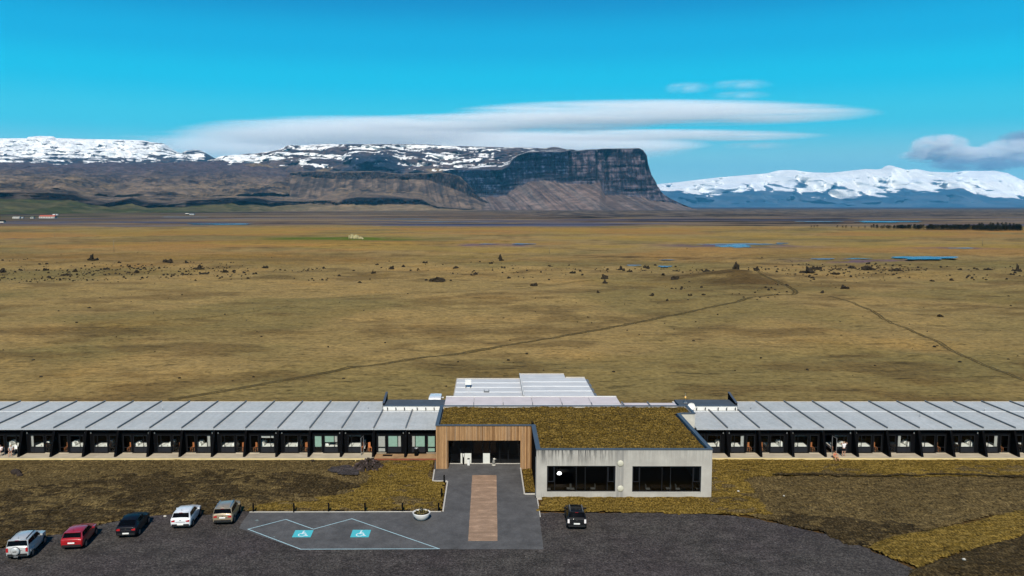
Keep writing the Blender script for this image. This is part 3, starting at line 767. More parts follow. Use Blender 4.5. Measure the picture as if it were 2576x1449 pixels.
def n1(X, Y, Z, T, PX):
    cl = np.exp(-((T-1.5)/.55)**2)
    g = fbm(X/170, Y*0, 51, 5)-.5; g2 = fbm(X/38, Y*0+T*3, 52, 3)-.5
    dY = cl*(g*700+g2*140) + sst(2, 3, T)*(fbm(X/420, T*2, 53, 4)-.5)*600
    tal = np.exp(-((T-.6)/.35)**2)
    dY = dY+tal*(fbm(X/60, T*0, 54, 3)-.5)*120
    dZ = sst(0, .5, T)*(fbm(X/90, Y/130, 55, 4)-.5)*(14+34*sst(2, 5, T)) + sst(2.05, 2.3, T)*(np.abs(fbm(X/60, Y/45, 57, 3)-.5))*-26 + sst(3.2, 4, T)*(fbm(X/260, Y/400, 56, 5)-.5)*60
    return dY, dZ
def c1(X, Y, Z, T, PX):
    c = mixc(bc(BROWN, X), BROWN2, sst(.42, .6, fbm(X/300, Y/240, 61, 5)))
    c = mixc(c, DARKR, sst(.54, .63, fbm(X/160, Y/420, 62, 5))*sst(2, 3, T)*.7)
    c = mixc(c, TAN, sst(.52, .64, fbm(X/120+5, Y/260, 63, 4))*sst(2, 3, T)*.55*(1-sst(4, 4.8, T)))
    c = mixc(c, DARKR, sst(.55, .62, fbm(X/70+9, Y/60, 68, 4))*sst(2, 2.4, T)*.6)
    c = mixc(c, TAN, sst(.57, .64, fbm(X/50+2, Y/55, 69, 3))*sst(2, 2.4, T)*.5*(1-sst(4.3, 4.9, T)))
    c = mixc(c, srgb(78, 66, 74), sst(4.1, 4.9, T)*.8)
    gz_ = (1-sst(1.0, 1.25, T))
    c = mixc(c, mixc(bc(GREEN, X), TAN, sst(500, 900, PX)*.75+sst(.5, .62, fbm(X/50, Y/200, 64, 3))*.2), gz_)
    cl = sst(1.0, 1.12, T)*(1-sst(1.95, 2.15, T))
    band = np.abs(fbm(X/14, T*6, 65, 3)-.5)*2
    c = mixc(c, mixc(bc(DARKR*.5, X), BROWN2*.8, sst(.35, .8, band)), cl*np.clip(.25+sst(.30, .5, fbm(X/75, Y/300, 66, 4)), 0, 1))
    cl2 = sst(3.02, 3.1, T)*(1-sst(3.9, 4.0, T))*0 + np.exp(-((T-3.5)/.45)**2)*((T > 3) & (T < 4))
    c = mixc(c, DARKR, np.clip(cl2*sst(.5, .6, fbm(X/220, X*0+2, 67, 3))*.5*(1-sst(740, 790, PX)*(1-sst(860, 900, PX))), 0, 1))
    return c
ringed('mountain', (-160, 1200), [(yb, Yb, 22), (y1, addY(Yb, 420), 14), (y2, addY(Yb, 480), 34), (y3, addY(Yb, 1500), 5), (y3b, addY(Yb, 1560), 110), (y4, 9600, 4), (y5, 10200, 1)], noise=n1, color=c1)['label'] = 'brown terraced heath with a dark lower cliff band'

# -- far snowy mountains on the left
sk2 = [(-160, 350), (0, 348), (77, 348), (80, 344.5), (112, 342), (143, 343), (150, 347.5), (233, 350), (300, 351), (367, 353), (390, 358), (417, 360.5), (427, 366.5), (440, 376), (453, 383), (467, 386.5), (480, 380), (493, 376.5), (510, 378), (533, 391.5), (550, 401), (575, 412)]
def n2(X, Y, Z, T, PX):
    a = sst(.1, .6, T)*(1-sst(1.75, 2, T))
    return a*(fbm(X/300, T*3, 71, 4)-.5)*900, a*(fbm(X/260, Y/320, 72, 5)-.5)*130
def c2(X, Y, Z, T, PX):
    rock = mixc(bc(srgb(70, 62, 66), X), srgb(44, 48, 60), sst(.4, .6, fbm(X/90, Y/200, 73, 4)))
    s = fbm(X/150, (Z+Y*.1)/34, 74, 5) + .35*(fbm(X/40, Z/24, 75, 3)-.5)
    th = np.interp(T, [0, .5, .95, 1.1, 2.2], [.62, .57, .47, .37, .24]) + np.interp(PX, [0, 330, 400, 560], [0, 0, .12, .2])
    th = np.where(PX > 520, .8, th)
    return mixc(rock, SNOW, sst(-.015, .02, s-th))
ringed('mountain', (-160, 575), [(418, 10300, 30), ([(-160, 392), (300, 392), (575, 412)], 12600, 50), (sk2, 14500, 3), ([(p, v+6) for p, v in sk2], 15500, 1)], noise=n2, color=c2)['label'] = 'far range white with snow above the brown heath'

# -- plateau mountain with patchy snow
sk3 = [(535, 404), (550, 401), (573, 393), (633, 388), (700, 378), (733, 365), (760, 366), (827, 361.5), (858, 363), (942, 362), (1072, 363), (1125, 366.5), (1182, 368), (1242, 370), (1325, 371.5), (1400, 375), (1440, 378), (1500, 392)]
b3 = [(535, 420), (700, 434), (858, 446), (1000, 446), (1130, 448), (1290, 430), (1440, 405), (1500, 400)]
m3 = [(535, 408), (700, 397), (760, 392), (858, 396), (910, 384), (980, 384), (1030, 398), (1130, 408), (1200, 404), (1290, 392), (1350, 381), (1440, 380), (1500, 394)]
def n3(X, Y, Z, T, PX):
    a = sst(.02, .4, T)*(1-sst(1.8, 2, T))
    dome = np.exp(-((T-.55)/.4)**2)*np.exp(-((PX-940)/85)**2)
    return a*(fbm(X/260, T*3, 81, 4)-.5)*700-dome*350, a*(fbm(X/170, Y/220, 82, 5)-.5)*60
def c3(X, Y, Z, T, PX):
    rock = mixc(bc(srgb(88, 76, 74), X), srgb(58, 52, 58), sst(.4, .6, fbm(X/120, Y/160, 83, 5)))
    rock = mixc(rock, TAN*.8, sst(.55, .66, fbm(X/300, Y/260, 84, 3))*(1-sst(.4, .8, T)))
    dome = np.exp(-((T-.5)/.42)**4)*np.exp(-(((PX-945)/88)**4))
    st = np.abs(fbm(X/160, Z/9, 85, 3)-.5)*2
    rock = mixc(rock, mixc(bc(srgb(26, 36, 52), X), srgb(66, 74, 92), sst(.25, .5, st)), np.clip(dome, 0, 1))
    s = fbm(X/230+3, (Z+Y*.12)/34, 86, 5) + .34*(fbm(X/30, Z/70, 87, 3)-.5)
    th = np.interp(T, [0, .45, .75, 1.1, 2.0], [.78, .67, .60, .525, .525]) + .12*np.clip(dome, 0, 1)
    th = th + np.interp(PX, [540, 700, 800, 1000, 1150, 1260, 1400], [-.12, -.08, .0, .0, .02, .08, .25])
    return mixc(rock, SNOW, sst(-.01, .015, s-th))
ringed('mountain', (535, 1500), [(b3, 8900, 40), (m3, 9700, 46), (sk3, 10800, 3), ([(p, v+3) for p, v in sk3], 12000, 1)], noise=n3, color=c3)['label'] = 'flat topped plateau with streaks of snow'

# -- brown spur with a cliff band in front of the bay
s_top = [(730, 436), (760, 433), (858, 433), (952, 433), (1008, 440), (1072, 436.5), (1105, 433), (1130, 437), (1158, 445), (1175, 461.5), (1192, 481.5), (1208, 498), (1232, 511.5), (1262, 528)]
s_cb = [(730, 440), (760, 444), (858, 452), (960, 451), (1070, 452), (1100, 463), (1150, 480), (1175, 492), (1200, 503), (1232, 516), (1262, 528.8)]
def n5(X, Y, Z, T, PX):
    cl = np.exp(-((T-1.5)/.6)**2)
    return cl*((fbm(X/120, Y*0, 91, 5)-.5)*420+(fbm(X/26, T*2, 92, 3)-.5)*110)*(1-sst(1180, 1240, PX)*.7)+np.exp(-((T-.6)/.4)**2)*(fbm(X/50, T*0, 93, 3)-.5)*110, sst(0, .3, T)*(1-sst(1180, 1260, PX)*.8)*(fbm(X/70, Y/120, 94, 4)-.5)*16
def c5(X, Y, Z, T, PX):
    c = mixc(bc(BROWN, X), BROWN2, sst(.4, .6, fbm(X/60, Z/40+T*2, 95, 4)))
    gul = sst(.55, .62, fbm(X/22+Z*.02, Z*0, 96, 3))
    c = mixc(c, DARKR, gul*.45*(1-sst(1.0, 1.1, T)))
    cl = sst(1.0, 1.12, T)*(1-sst(1.95, 2.1, T))
    band = np.abs(fbm(X/13, T*5, 97, 3)-.5)*2
    return mixc(c, mixc(bc(DARKR*.75, X), BROWN2*.9, sst(.2, .45, band)), cl*.95)
ringed('mountain', (730, 1262), [([(730, 500), (1000, 514), (1080, 526), (1140, 529), (1262, 529.6)], 6300, 40), (s_cb, 7000, 18), (s_top, 7080, 16), ([(p, v-2 if p < 1130 else v+1) for p, v in s_top], 8800, 1)], noise=n5, color=c5)['label'] = 'brown spur running down from the plateau'

# -- the great headland
t_top = [(1110, 433), (1132, 427), (1168, 428), (1208, 426.5), (1262, 428), (1282, 416), (1289, 401.5), (1302, 391), (1325, 384), (1365, 382.5), (1412, 382.5), (1432, 378), (1437, 380.5), (1473, 380), (1478, 376.5), (1497, 376.5), (1500, 384), (1503.5, 375.5), (1512, 374), (1605, 373), (1615, 378), (1625, 391.5), (1628, 411.5), (1638, 441.5), (1647, 455), (1650, 468), (1658, 479), (1672, 491.5), (1688, 501), (1717, 514), (1742, 524), (1762, 527.5)]
t_cb = [(1110, 452), (1132, 462), (1168, 470), (1192, 493), (1242, 499), (1270, 492), (1302, 473), (1335, 458), (1365, 456), (1425, 462), (1452, 465), (1508, 462), (1516, 480), (1522, 491.5), (1558, 491.5), (1605, 498), (1635, 505), (1660, 507), (1678, 508), (1700, 513), (1717, 518), (1742, 526.5), (1762, 528.5)]
t_Y = [(1110, 8100), (1200, 8000), (1280, 7750), (1330, 7400), (1430, 7250), (1500, 7100), (1620, 7000), (1762, 7150)]
t_pl = [(1110, 430), (1290, 394), (1340, 376.5), (1430, 376.5), (1437, 379.5), (1478, 376), (1605, 372.6), (1615, 377.5), (1625, 391), (1628, 411), (1638, 441), (1647, 454.6), (1650, 467.6), (1658, 478.6), (1672, 491), (1688, 500.6), (1717, 513.6), (1742, 523.8), (1762, 527.3)]
def n6(X, Y, Z, T, PX):
    cl = sst(.95, 1.15, T)*(1-sst(1.9, 2.0, T))
    body = 1-sst(1640, 1740, PX)
    butt = (fbm(X/95, Z*0, 101, 4)-.5)*330 + (np.abs(fbm(X/34, Z/700, 102, 3)-.5))*230 + (fbm(X/12, Z/60, 103, 3)-.5)*46
    led = (fbm(X/400, Z/26, 104, 3)-.5)*60
    clef = 190*np.exp(-((PX-1500)/2.2)**2)+120*np.exp(-((PX-1432)/2.5)**2)+90*np.exp(-((PX-1475)/2)**2)+80*np.exp(-((PX-1412)/2)**2)+70*np.exp(-((PX-1350)/3)**2)
    tal = sst(.05, .5, T)*(1-sst(1.0, 1.12, T))
    fan = (np.abs(fbm(X/62+T*.9, T*0, 105, 3)-.5))*260*body
    return cl*(butt+led+clef)*(.35+.65*body)-tal*fan, tal*(fbm(X/40, Y/60, 106, 3)-.5)*10*body
def c6(X, Y, Z, T, PX):
    tal = mixc(bc(TALUS, X), srgb(92, 78, 72), sst(.4, .6, fbm((X+Z*.6)/34, Z/160, 107, 4)))
    tal = mixc(tal, srgb(130, 110, 100), sst(.55, .66, fbm((X+Z*.8)/30+8, Z/140, 108, 4))*.6)
    tal = mixc(tal, srgb(60, 56, 60), sst(.56, .63, fbm((X+Z*.7)/18+3, Z/90, 109, 3))*.6)
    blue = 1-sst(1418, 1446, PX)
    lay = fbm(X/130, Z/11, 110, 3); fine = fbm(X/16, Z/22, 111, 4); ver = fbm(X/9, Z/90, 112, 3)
    shade_rock = mixc(bc(srgb(12, 20, 34), X), srgb(40, 54, 78), sst(.50, .66, .5*lay+.3*fine+.2*ver))  # shade on the left cliff face painted in as dark blue rock
    shade_rock = mixc(shade_rock, srgb(74, 86, 108), sst(.60, .68, .55*fine+.45*lay)*.7)
    rd = mixc(bc(srgb(44, 44, 54), X), srgb(96, 88, 96), sst(.42, .62, .35*lay+.3*fine+.35*ver))
    rd = mixc(rd, srgb(28, 28, 36), sst(.54, .62, fbm(X/60+5, Z/34, 113, 4))*.85)
    rd = mixc(rd, srgb(30, 34, 48), sst(505, 470, 0*PX+500)*0)
    cl = mixc(rd, shade_rock, blue)
    low = 1-sst(1.05, 1.4, T)
    cl = mixc(cl, mixc(bc(srgb(46, 48, 60), X), srgb(88, 84, 92), sst(.42, .6, lay)), low*.6)
    top = mixc(bc(srgb(80, 72, 74), X), srgb(58, 54, 60), sst(.4, .6, fbm(X/60, Y/90, 114, 4)))
    edge = 1.0+(fbm(X/30, X*0, 115, 3)-.5)*.10
    c = mixc(tal, cl, sst(edge-.02, edge+.05, T)*(1-sst(1700, 1745, PX)))
    c = mixc(c, top, sst(1.96, 2.04, T))
    s = fbm(X/150+3, (Z+Y*.12)/22, 86, 5)
    return mixc(c, SNOW, sst(.55, .57, s)*sst(2.1, 2.3, T)*(1-sst(1400, 1500, PX)))
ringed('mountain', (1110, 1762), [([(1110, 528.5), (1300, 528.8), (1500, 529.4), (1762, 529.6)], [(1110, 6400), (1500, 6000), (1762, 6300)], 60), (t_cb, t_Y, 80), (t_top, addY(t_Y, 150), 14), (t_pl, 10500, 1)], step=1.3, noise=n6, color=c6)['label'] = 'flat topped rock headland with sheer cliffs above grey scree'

# -- ice-capped massif on the right
g_sk = [(1610, 470), (1661, 462.4), (1715, 457), (1803, 446.5), (1880, 440), (1928, 436), (1945, 431), (1956, 428.7), (1980, 427.5), (1999, 428), (2012, 431), (2045, 434), (2087, 434.7), (2130, 430), (2176, 425), (2200, 426.5), (2212, 425), (2222, 418), (2233, 415.6), (2244, 418), (2265, 427), (2282, 427), (2300, 425), (2336, 432), (2389, 434), (2425, 429.4), (2460, 430), (2496, 429.4), (2531, 435.8), (2560, 450), (2600, 462), (2700, 480), (2800, 505)]
g_sn = [(1610, 476), (1661, 478), (1680, 482), (1700, 480), (1732, 485.5), (1770, 490), (1810, 494), (1860, 487), (1910, 480), (1945, 484), (1981, 477), (2016, 486), (2059, 481), (2098, 492.6), (2134, 508.6), (2150, 502), (2166, 494), (2212, 489), (2265, 487), (2283, 475), (2330, 480), (2372, 473), (2407, 480), (2478, 494), (2560, 500), (2800, 515)]
def n7(X, Y, Z, T, PX):
    a = sst(.1, .5, T)*(1-sst(1.85, 2, T)); b = 1-sst(2380, 2480, PX)*.5
    rg = np.abs(fbm(X/900, Y*0+T, 121, 4)-.5)
    return a*(rg-.15)*5200*b, a*(fbm(X/700, Y/900, 122, 5)-.5)*(150*(1-.75*sst(1.3, 1.7, T)))
def c7(X, Y, Z, T, PX):
    rock = mixc(bc(srgb(56, 76, 96), X), srgb(78, 92, 108), sst(.4, .62, fbm(X/600, Z/160, 123, 4)))  # blue of the distant haze painted into the foot's rock colour
    s = fbm(X/330, Z/120, 124, 5)
    th = np.interp(T, [0, .78, .94, 1.02, 1.15, 1.5, 2], [1.2, .74, .60, .46, .34, .26, .1])
    # rocky outcrops in the two ice walls
    oc = np.exp(-(((PX-1985)/95)**2))*np.exp(-((T-1.35)/.32)**2) + .8*np.exp(-(((PX-2190)/110)**2))*np.exp(-((T-1.25)/.3)**2)+.6*np.exp(-(((PX-1880)/45)**2))*np.exp(-((T-1.2)/.2)**2)
    th = th + .15*oc
    snow = mixc(bc(SNOW*1.0, X), np.array((.80, .84, .90)), sst(.5, .6, fbm(X/1800, Z/260, 125, 3))*.5)
    return mixc(rock, snow, sst(-.02, .02, s-th))
ringed('glacier', (1610, 2800), [(521.5, 26500, 46), (g_sn, 29500, 56), (g_sk, 32500, 3), ([(p, v+5) for p, v in g_sk], 34500, 1)], step=2.4, noise=n7, color=c7, mat='glacier')['label'] = 'distant ice-capped massif with blue foot'

# ================================================================== CLOUDS (volumes beyond the haze)
def cloud_mat(name, dens_, col=(1, 1, 1), streak=(1.2, 1.2, 6), edge=.55, an=-.35, nscale=1.6, nlo=.35, nhi=.62):
    m = bpy.data.materials.new(name); m.use_nodes = True; t = m.node_tree; t.nodes.clear()
    N = lambda k, **a: (lambda n: ([setattr(n, p, q) for p, q in a.items()], n)[1])(t.nodes.new(k))
    out = N('ShaderNodeOutputMaterial'); pv = N('ShaderNodeVolumePrincipled')
    pv.inputs['Color'].default_value = (*col, 1); pv.inputs['Anisotropy'].default_value = an
    tc = N('ShaderNodeTexCoord')
    ln = N('ShaderNodeVectorMath', operation='LENGTH')
    ma = N('ShaderNodeVectorMath', operation='MULTIPLY_ADD'); ma.inputs[1].default_value = (2, 2, 2); ma.inputs[2].default_value = (-1, -1, -1)
    t.links.new(tc.outputs['Generated'], ma.inputs[0]); t.links.new(ma.outputs[0], ln.inputs[0])
    inv = N('ShaderNodeMapRange'); inv.inputs[1].default_value = 1.0; inv.inputs[2].default_value = edge; inv.inputs[3].default_value = 0.0; inv.inputs[4].default_value = 1.0
    t.links.new(ln.outputs['Value'], inv.inputs[0])
    mp = N('ShaderNodeMapping'); mp.inputs['Scale'].default_value = streak; t.links.new(tc.outputs['Generated'], mp.inputs[0])
    no = N('ShaderNodeTexNoise'); no.inputs['Scale'].default_value = nscale; no.inputs['Detail'].default_value = 5; no.inputs['Roughness'].default_value = .6
    t.links.new(mp.outputs[0], no.inputs[0])
    mr = N('ShaderNodeMapRange'); mr.inputs[1].default_value = nlo; mr.inputs[2].default_value = nhi
    t.links.new(no.outputs[0], mr.inputs[0])
    sh = N('ShaderNodeMath', operation='MULTIPLY'); t.links.new(inv.outputs[0], sh.inputs[0]); t.links.new(mr.outputs[0], sh.inputs[1])
    ds = N('ShaderNodeMath', operation='MULTIPLY'); ds.inputs[1].default_value = dens_; t.links.new(sh.outputs[0], ds.inputs[0])
    t.links.new(ds.outputs[0], pv.inputs['Density']); t.links.new(pv.outputs[0], out.inputs['Volume'])
    return m
def ell(name, px0, px1, py0, py1, Y, depth, mat, label, cat='cloud', group=None):
    cx, cz = XA((px0+px1)/2, 350, Y), ZA((py0+py1)/2, Y)
    rx = (px1-px0)/2/FOC*Y; rz = (py1-py0)/2/FOC*Y
    bm = bmesh.new(); bmesh.ops.create_icosphere(bm, subdivisions=4, radius=1.0)
    for v in bm.verts: v.co = Vector((v.co.x*rx, v.co.y*depth, v.co.z*rz))
    o = bmobj(name, bm, mat); o.location = (cx, Y, cz); setp(o, label, cat, group, None); return o
MT['lens'] = cloud_mat('lens_cloud', .0012, streak=(1.4, .6, 5.5), edge=.66, nlo=.34, nhi=.54, an=-.55)
MT['veil'] = cloud_mat('veil_cloud', .0014, streak=(1.6, .8, 4.5), edge=.30, nlo=.28, nhi=.52, an=-.55)
MT['veil2'] = cloud_mat('thin_veil_cloud', .0005, streak=(2.0, .8, 5.0), edge=.1, nlo=.36, nhi=.6, an=-.55)
MT['wisp'] = cloud_mat('wisp_cloud', .00045, streak=(2.2, .8, 2.6), edge=.1, nlo=.35, nhi=.65)
MT['cumulus'] = cloud_mat('cumulus_cloud', .0030, col=(.93, .94, .96), streak=(1.8, 1.2, 1.3), edge=.5, nscale=3.2, nlo=.46, nhi=.53, an=-.5)
MT['cumulus_dark'] = cloud_mat('grey_cumulus_cloud', .0022, col=(.42, .50, .62), streak=(1.6, 1.2, 1.2), edge=.4, nscale=2.2, nlo=.40, nhi=.56, an=-.2)
if CLOUDS:
    ell('cloud', 1120, 2222, 250, 318, 50000, 2000, 'lens', 'long white lens-shaped cloud ending in a point on the right')
    ell('cloud', 820, 1700, 284, 336, 50500, 1900, 'lens', 'white band of cloud joining the long lens from the left')
    ell('cloud', 420, 1330, 290, 376, 53500, 2600, 'veil', 'broad soft white cloud over the snowy plateau')
    ell('cloud', 230, 980, 322, 402, 62000, 2600, 'veil2', 'thin faint left end of the long cloud band')
    ell('cloud', 300, 1760, 316, 425, 59000, 3600, 'veil', 'pale veil of cloud low behind the mountains')
    ell('cloud', 1180, 2092, 324, 358, 55500, 1500, 'lens', 'thin white cloud streak just under the long lens')
    ell('cloud', 1200, 1800, 345, 385, 60500, 2200, 'veil', 'faint cloud haze above the headland cliff')
    ell('cloud', 1800, 2000, 357, 376, 56000, 1800, 'wisp', 'small faint wisp below the two long clouds')
    ell('cloud', 1660, 1790, 206, 236, 52000, 1500, 'wisp', 'left small wisp high above the long cloud')
    ell('cloud', 1775, 1945, 200, 226, 52500, 1500, 'wisp', 'right small wisp high above the long cloud')
    ell('cloud', 1780, 1940, 229, 250, 53000, 1500, 'wisp', 'faint thin wisp right above the long cloud')
    ell('cloud', 2290, 2440, 336, 404, 47000, 1600, 'cumulus', 'grey and white heaped cloud over the ice cap')
    ell('cloud', 2460, 2640, 346, 420, 47500, 1600, 'cumulus', 'heaped cloud cut by the right edge of the picture')
    ell('cloud', 2262, 2560, 368, 414, 47900, 1800, 'cumulus', 'low middle part of the heaped cloud over the ice cap')
    ell('cloud', 2330, 2620, 392, 433, 45500, 1600, 'cumulus_dark', 'dark grey cloud base touching the ice summit')
    ell('cloud', 2520, 2700, 322, 372, 47800, 2200, 'cumulus_dark', 'upper grey cloud in the far right corner of the sky')

# ================================================================== HAZE
if HAZE:
    hz = box('haze', -40000, 40000, -600, 40000, -14, 1950, 'white')
    m = bpy.data.materials.new('haze_air'); m.use_nodes = True; t = m.node_tree; t.nodes.clear()
    out = t.nodes.new('ShaderNodeOutputMaterial'); pv = t.nodes.new('ShaderNodeVolumePrincipled')
    pv.inputs['Color'].default_value = (.11, .54, .92, 1); pv.inputs['Density'].default_value = HAZE
    pv.inputs['Anisotropy'].default_value = 0.0
    t.links.new(pv.outputs[0], out.inputs['Volume'])
    hz.data.materials.clear(); hz.data.materials.append(m); hz['kind'] = 'stuff'
MT['lamp_disc'] = simple('cream_lamp_disc', (.46, .445, .36), .5, .3, var=.1, scale=8)
MT['pale_panel'] = simple('pale_grey_panel', (.55, .56, .52), .6, .2, var=.05)
MT['seam'] = simple('bright_roof_seam', (.62, .64, .66), .4, .4, var=.03)
MT['roof_pink'] = simple('pinkish_roof_membrane', (.52, .47, .47), .6, .3, var=.08, scale=.5)
MT['amber'] = simple('amber_plastic', (.75, .42, .10), .4, .4)
MT['soil'] = simple('dark_soil', (.03, .02, .012), .95, .1)
MT['leaf_dark'] = simple('dark_leaves', (.045, .038, .015), .8, .1, var=.4)
MT['flower'] = simple('yellow_flowers', (.50, .40, .16), .8, .1, var=.3)
MT['sculpt'] = simple('grey_stone', (.20, .195, .18), .9, .2)
MT['ruin'] = simple('pale_lichen_stone', (.36, .32, .17), .95, .1, var=.4, scale=.8)
MT['pole'] = simple('weathered_pole', (.16, .13, .08), .9, .1)
MT['farm_red'] = simple('red_roof_sheet', (.36, .09, .055), .6, .2)
MT['farm_green'] = simple('green_grey_sheet', (.16, .18, .14), .6, .2)
MT['trunk'] = simple('tree_bark', (.05, .04, .03), .95, .1)

def lit():
    m = M('glare_glow', .5, .2); m.color((.9, .9, .85)); m.b.inputs['Emission Color'].default_value = (1, .97, .9, 1); m.b.inputs['Emission Strength'].default_value = 9.0; return m.m
MT['lit'] = lit()  # glow for the shape added behind the left dining window
# ================================================================== HOTEL WINGS
YW = 94.04; ZD = .34; YE = 93.5; ZE = 3.43; ZFOLD = 3.47; YFOLD = 101.1; YB = 106.3; ZB = 3.48
YDF = 92.02; YFIN = 92.45; MOD = 3.705
ORD = ['first', 'second', 'third', 'fourth', 'fifth', 'sixth', 'seventh', 'eighth', 'ninth', 'tenth', 'eleventh', 'twelfth', 'thirteenth', 'fourteenth', 'fifteenth', 'sixteenth', 'seventeenth', 'eighteenth', 'nineteenth']

bed_proto = None
def make_bed(loc, flip, label, small=False):
    """a made bed seen through the window: base, mattress, duvet, two pillows; local x to the pillows"""
    t = empty('bed', loc, 0, label, 'bed', 'beds in the guest rooms')
    s = -1 if flip else 1
    def bx(n, x0, x1, y0, y1, z0, z1, m):
        a, b = sorted((x0*s, x1*s)); return box(n, a, b, y0, y1, z0, z1, m, t)
    bx('bed_base', -.95, 1.0, 0, 1.5, .0, .44, 'inside')
    bx('mattress', -.93, .98, .02, 1.48, .442, .68, 'linen')
    o = bx('duvet', -.96, .35, -.03, 1.52, .66, .78, 'linen')
    for k in (0, 1):
        y0 = .08+k*.72
        v = []
        for z, sh in ((.70, .02), (.84, .0), (1.17 if not small else 1.02, .07)):
            for (a, b) in ((0, 0), (1, 0), (1, 1), (0, 1)):
                v.append((s*(.42+.46*a+(sh if a == 0 else -sh)+(z-.7)*.25), y0+(.62-2*sh)*b+sh, z))
        f = [(0, 3, 2, 1)] + [(4*r+i, 4*r+(i+1) % 4, 4*r+4+(i+1) % 4, 4*r+4+i) for r in (0, 1) for i in range(4)] + [(8, 9, 10, 11)]
        meshobj('pillow', v, f, 'linen', t)
    return t
def make_chair(loc, rz, label):
    t = empty('chair', loc, rz, label, 'chair', 'chairs in the guest rooms')
    box('seat', -.17, .17, -.2, .2, .42, .48, 'orange', t)
    box('backrest', -.14, .14, .16, .20, .48, 1.0, 'orange', t)
    for a in (-.16, .12):
        for b in (-.19, .15): box('leg', a, a+.04, b, b+.04, 0, .42, 'orange', t)
    return t

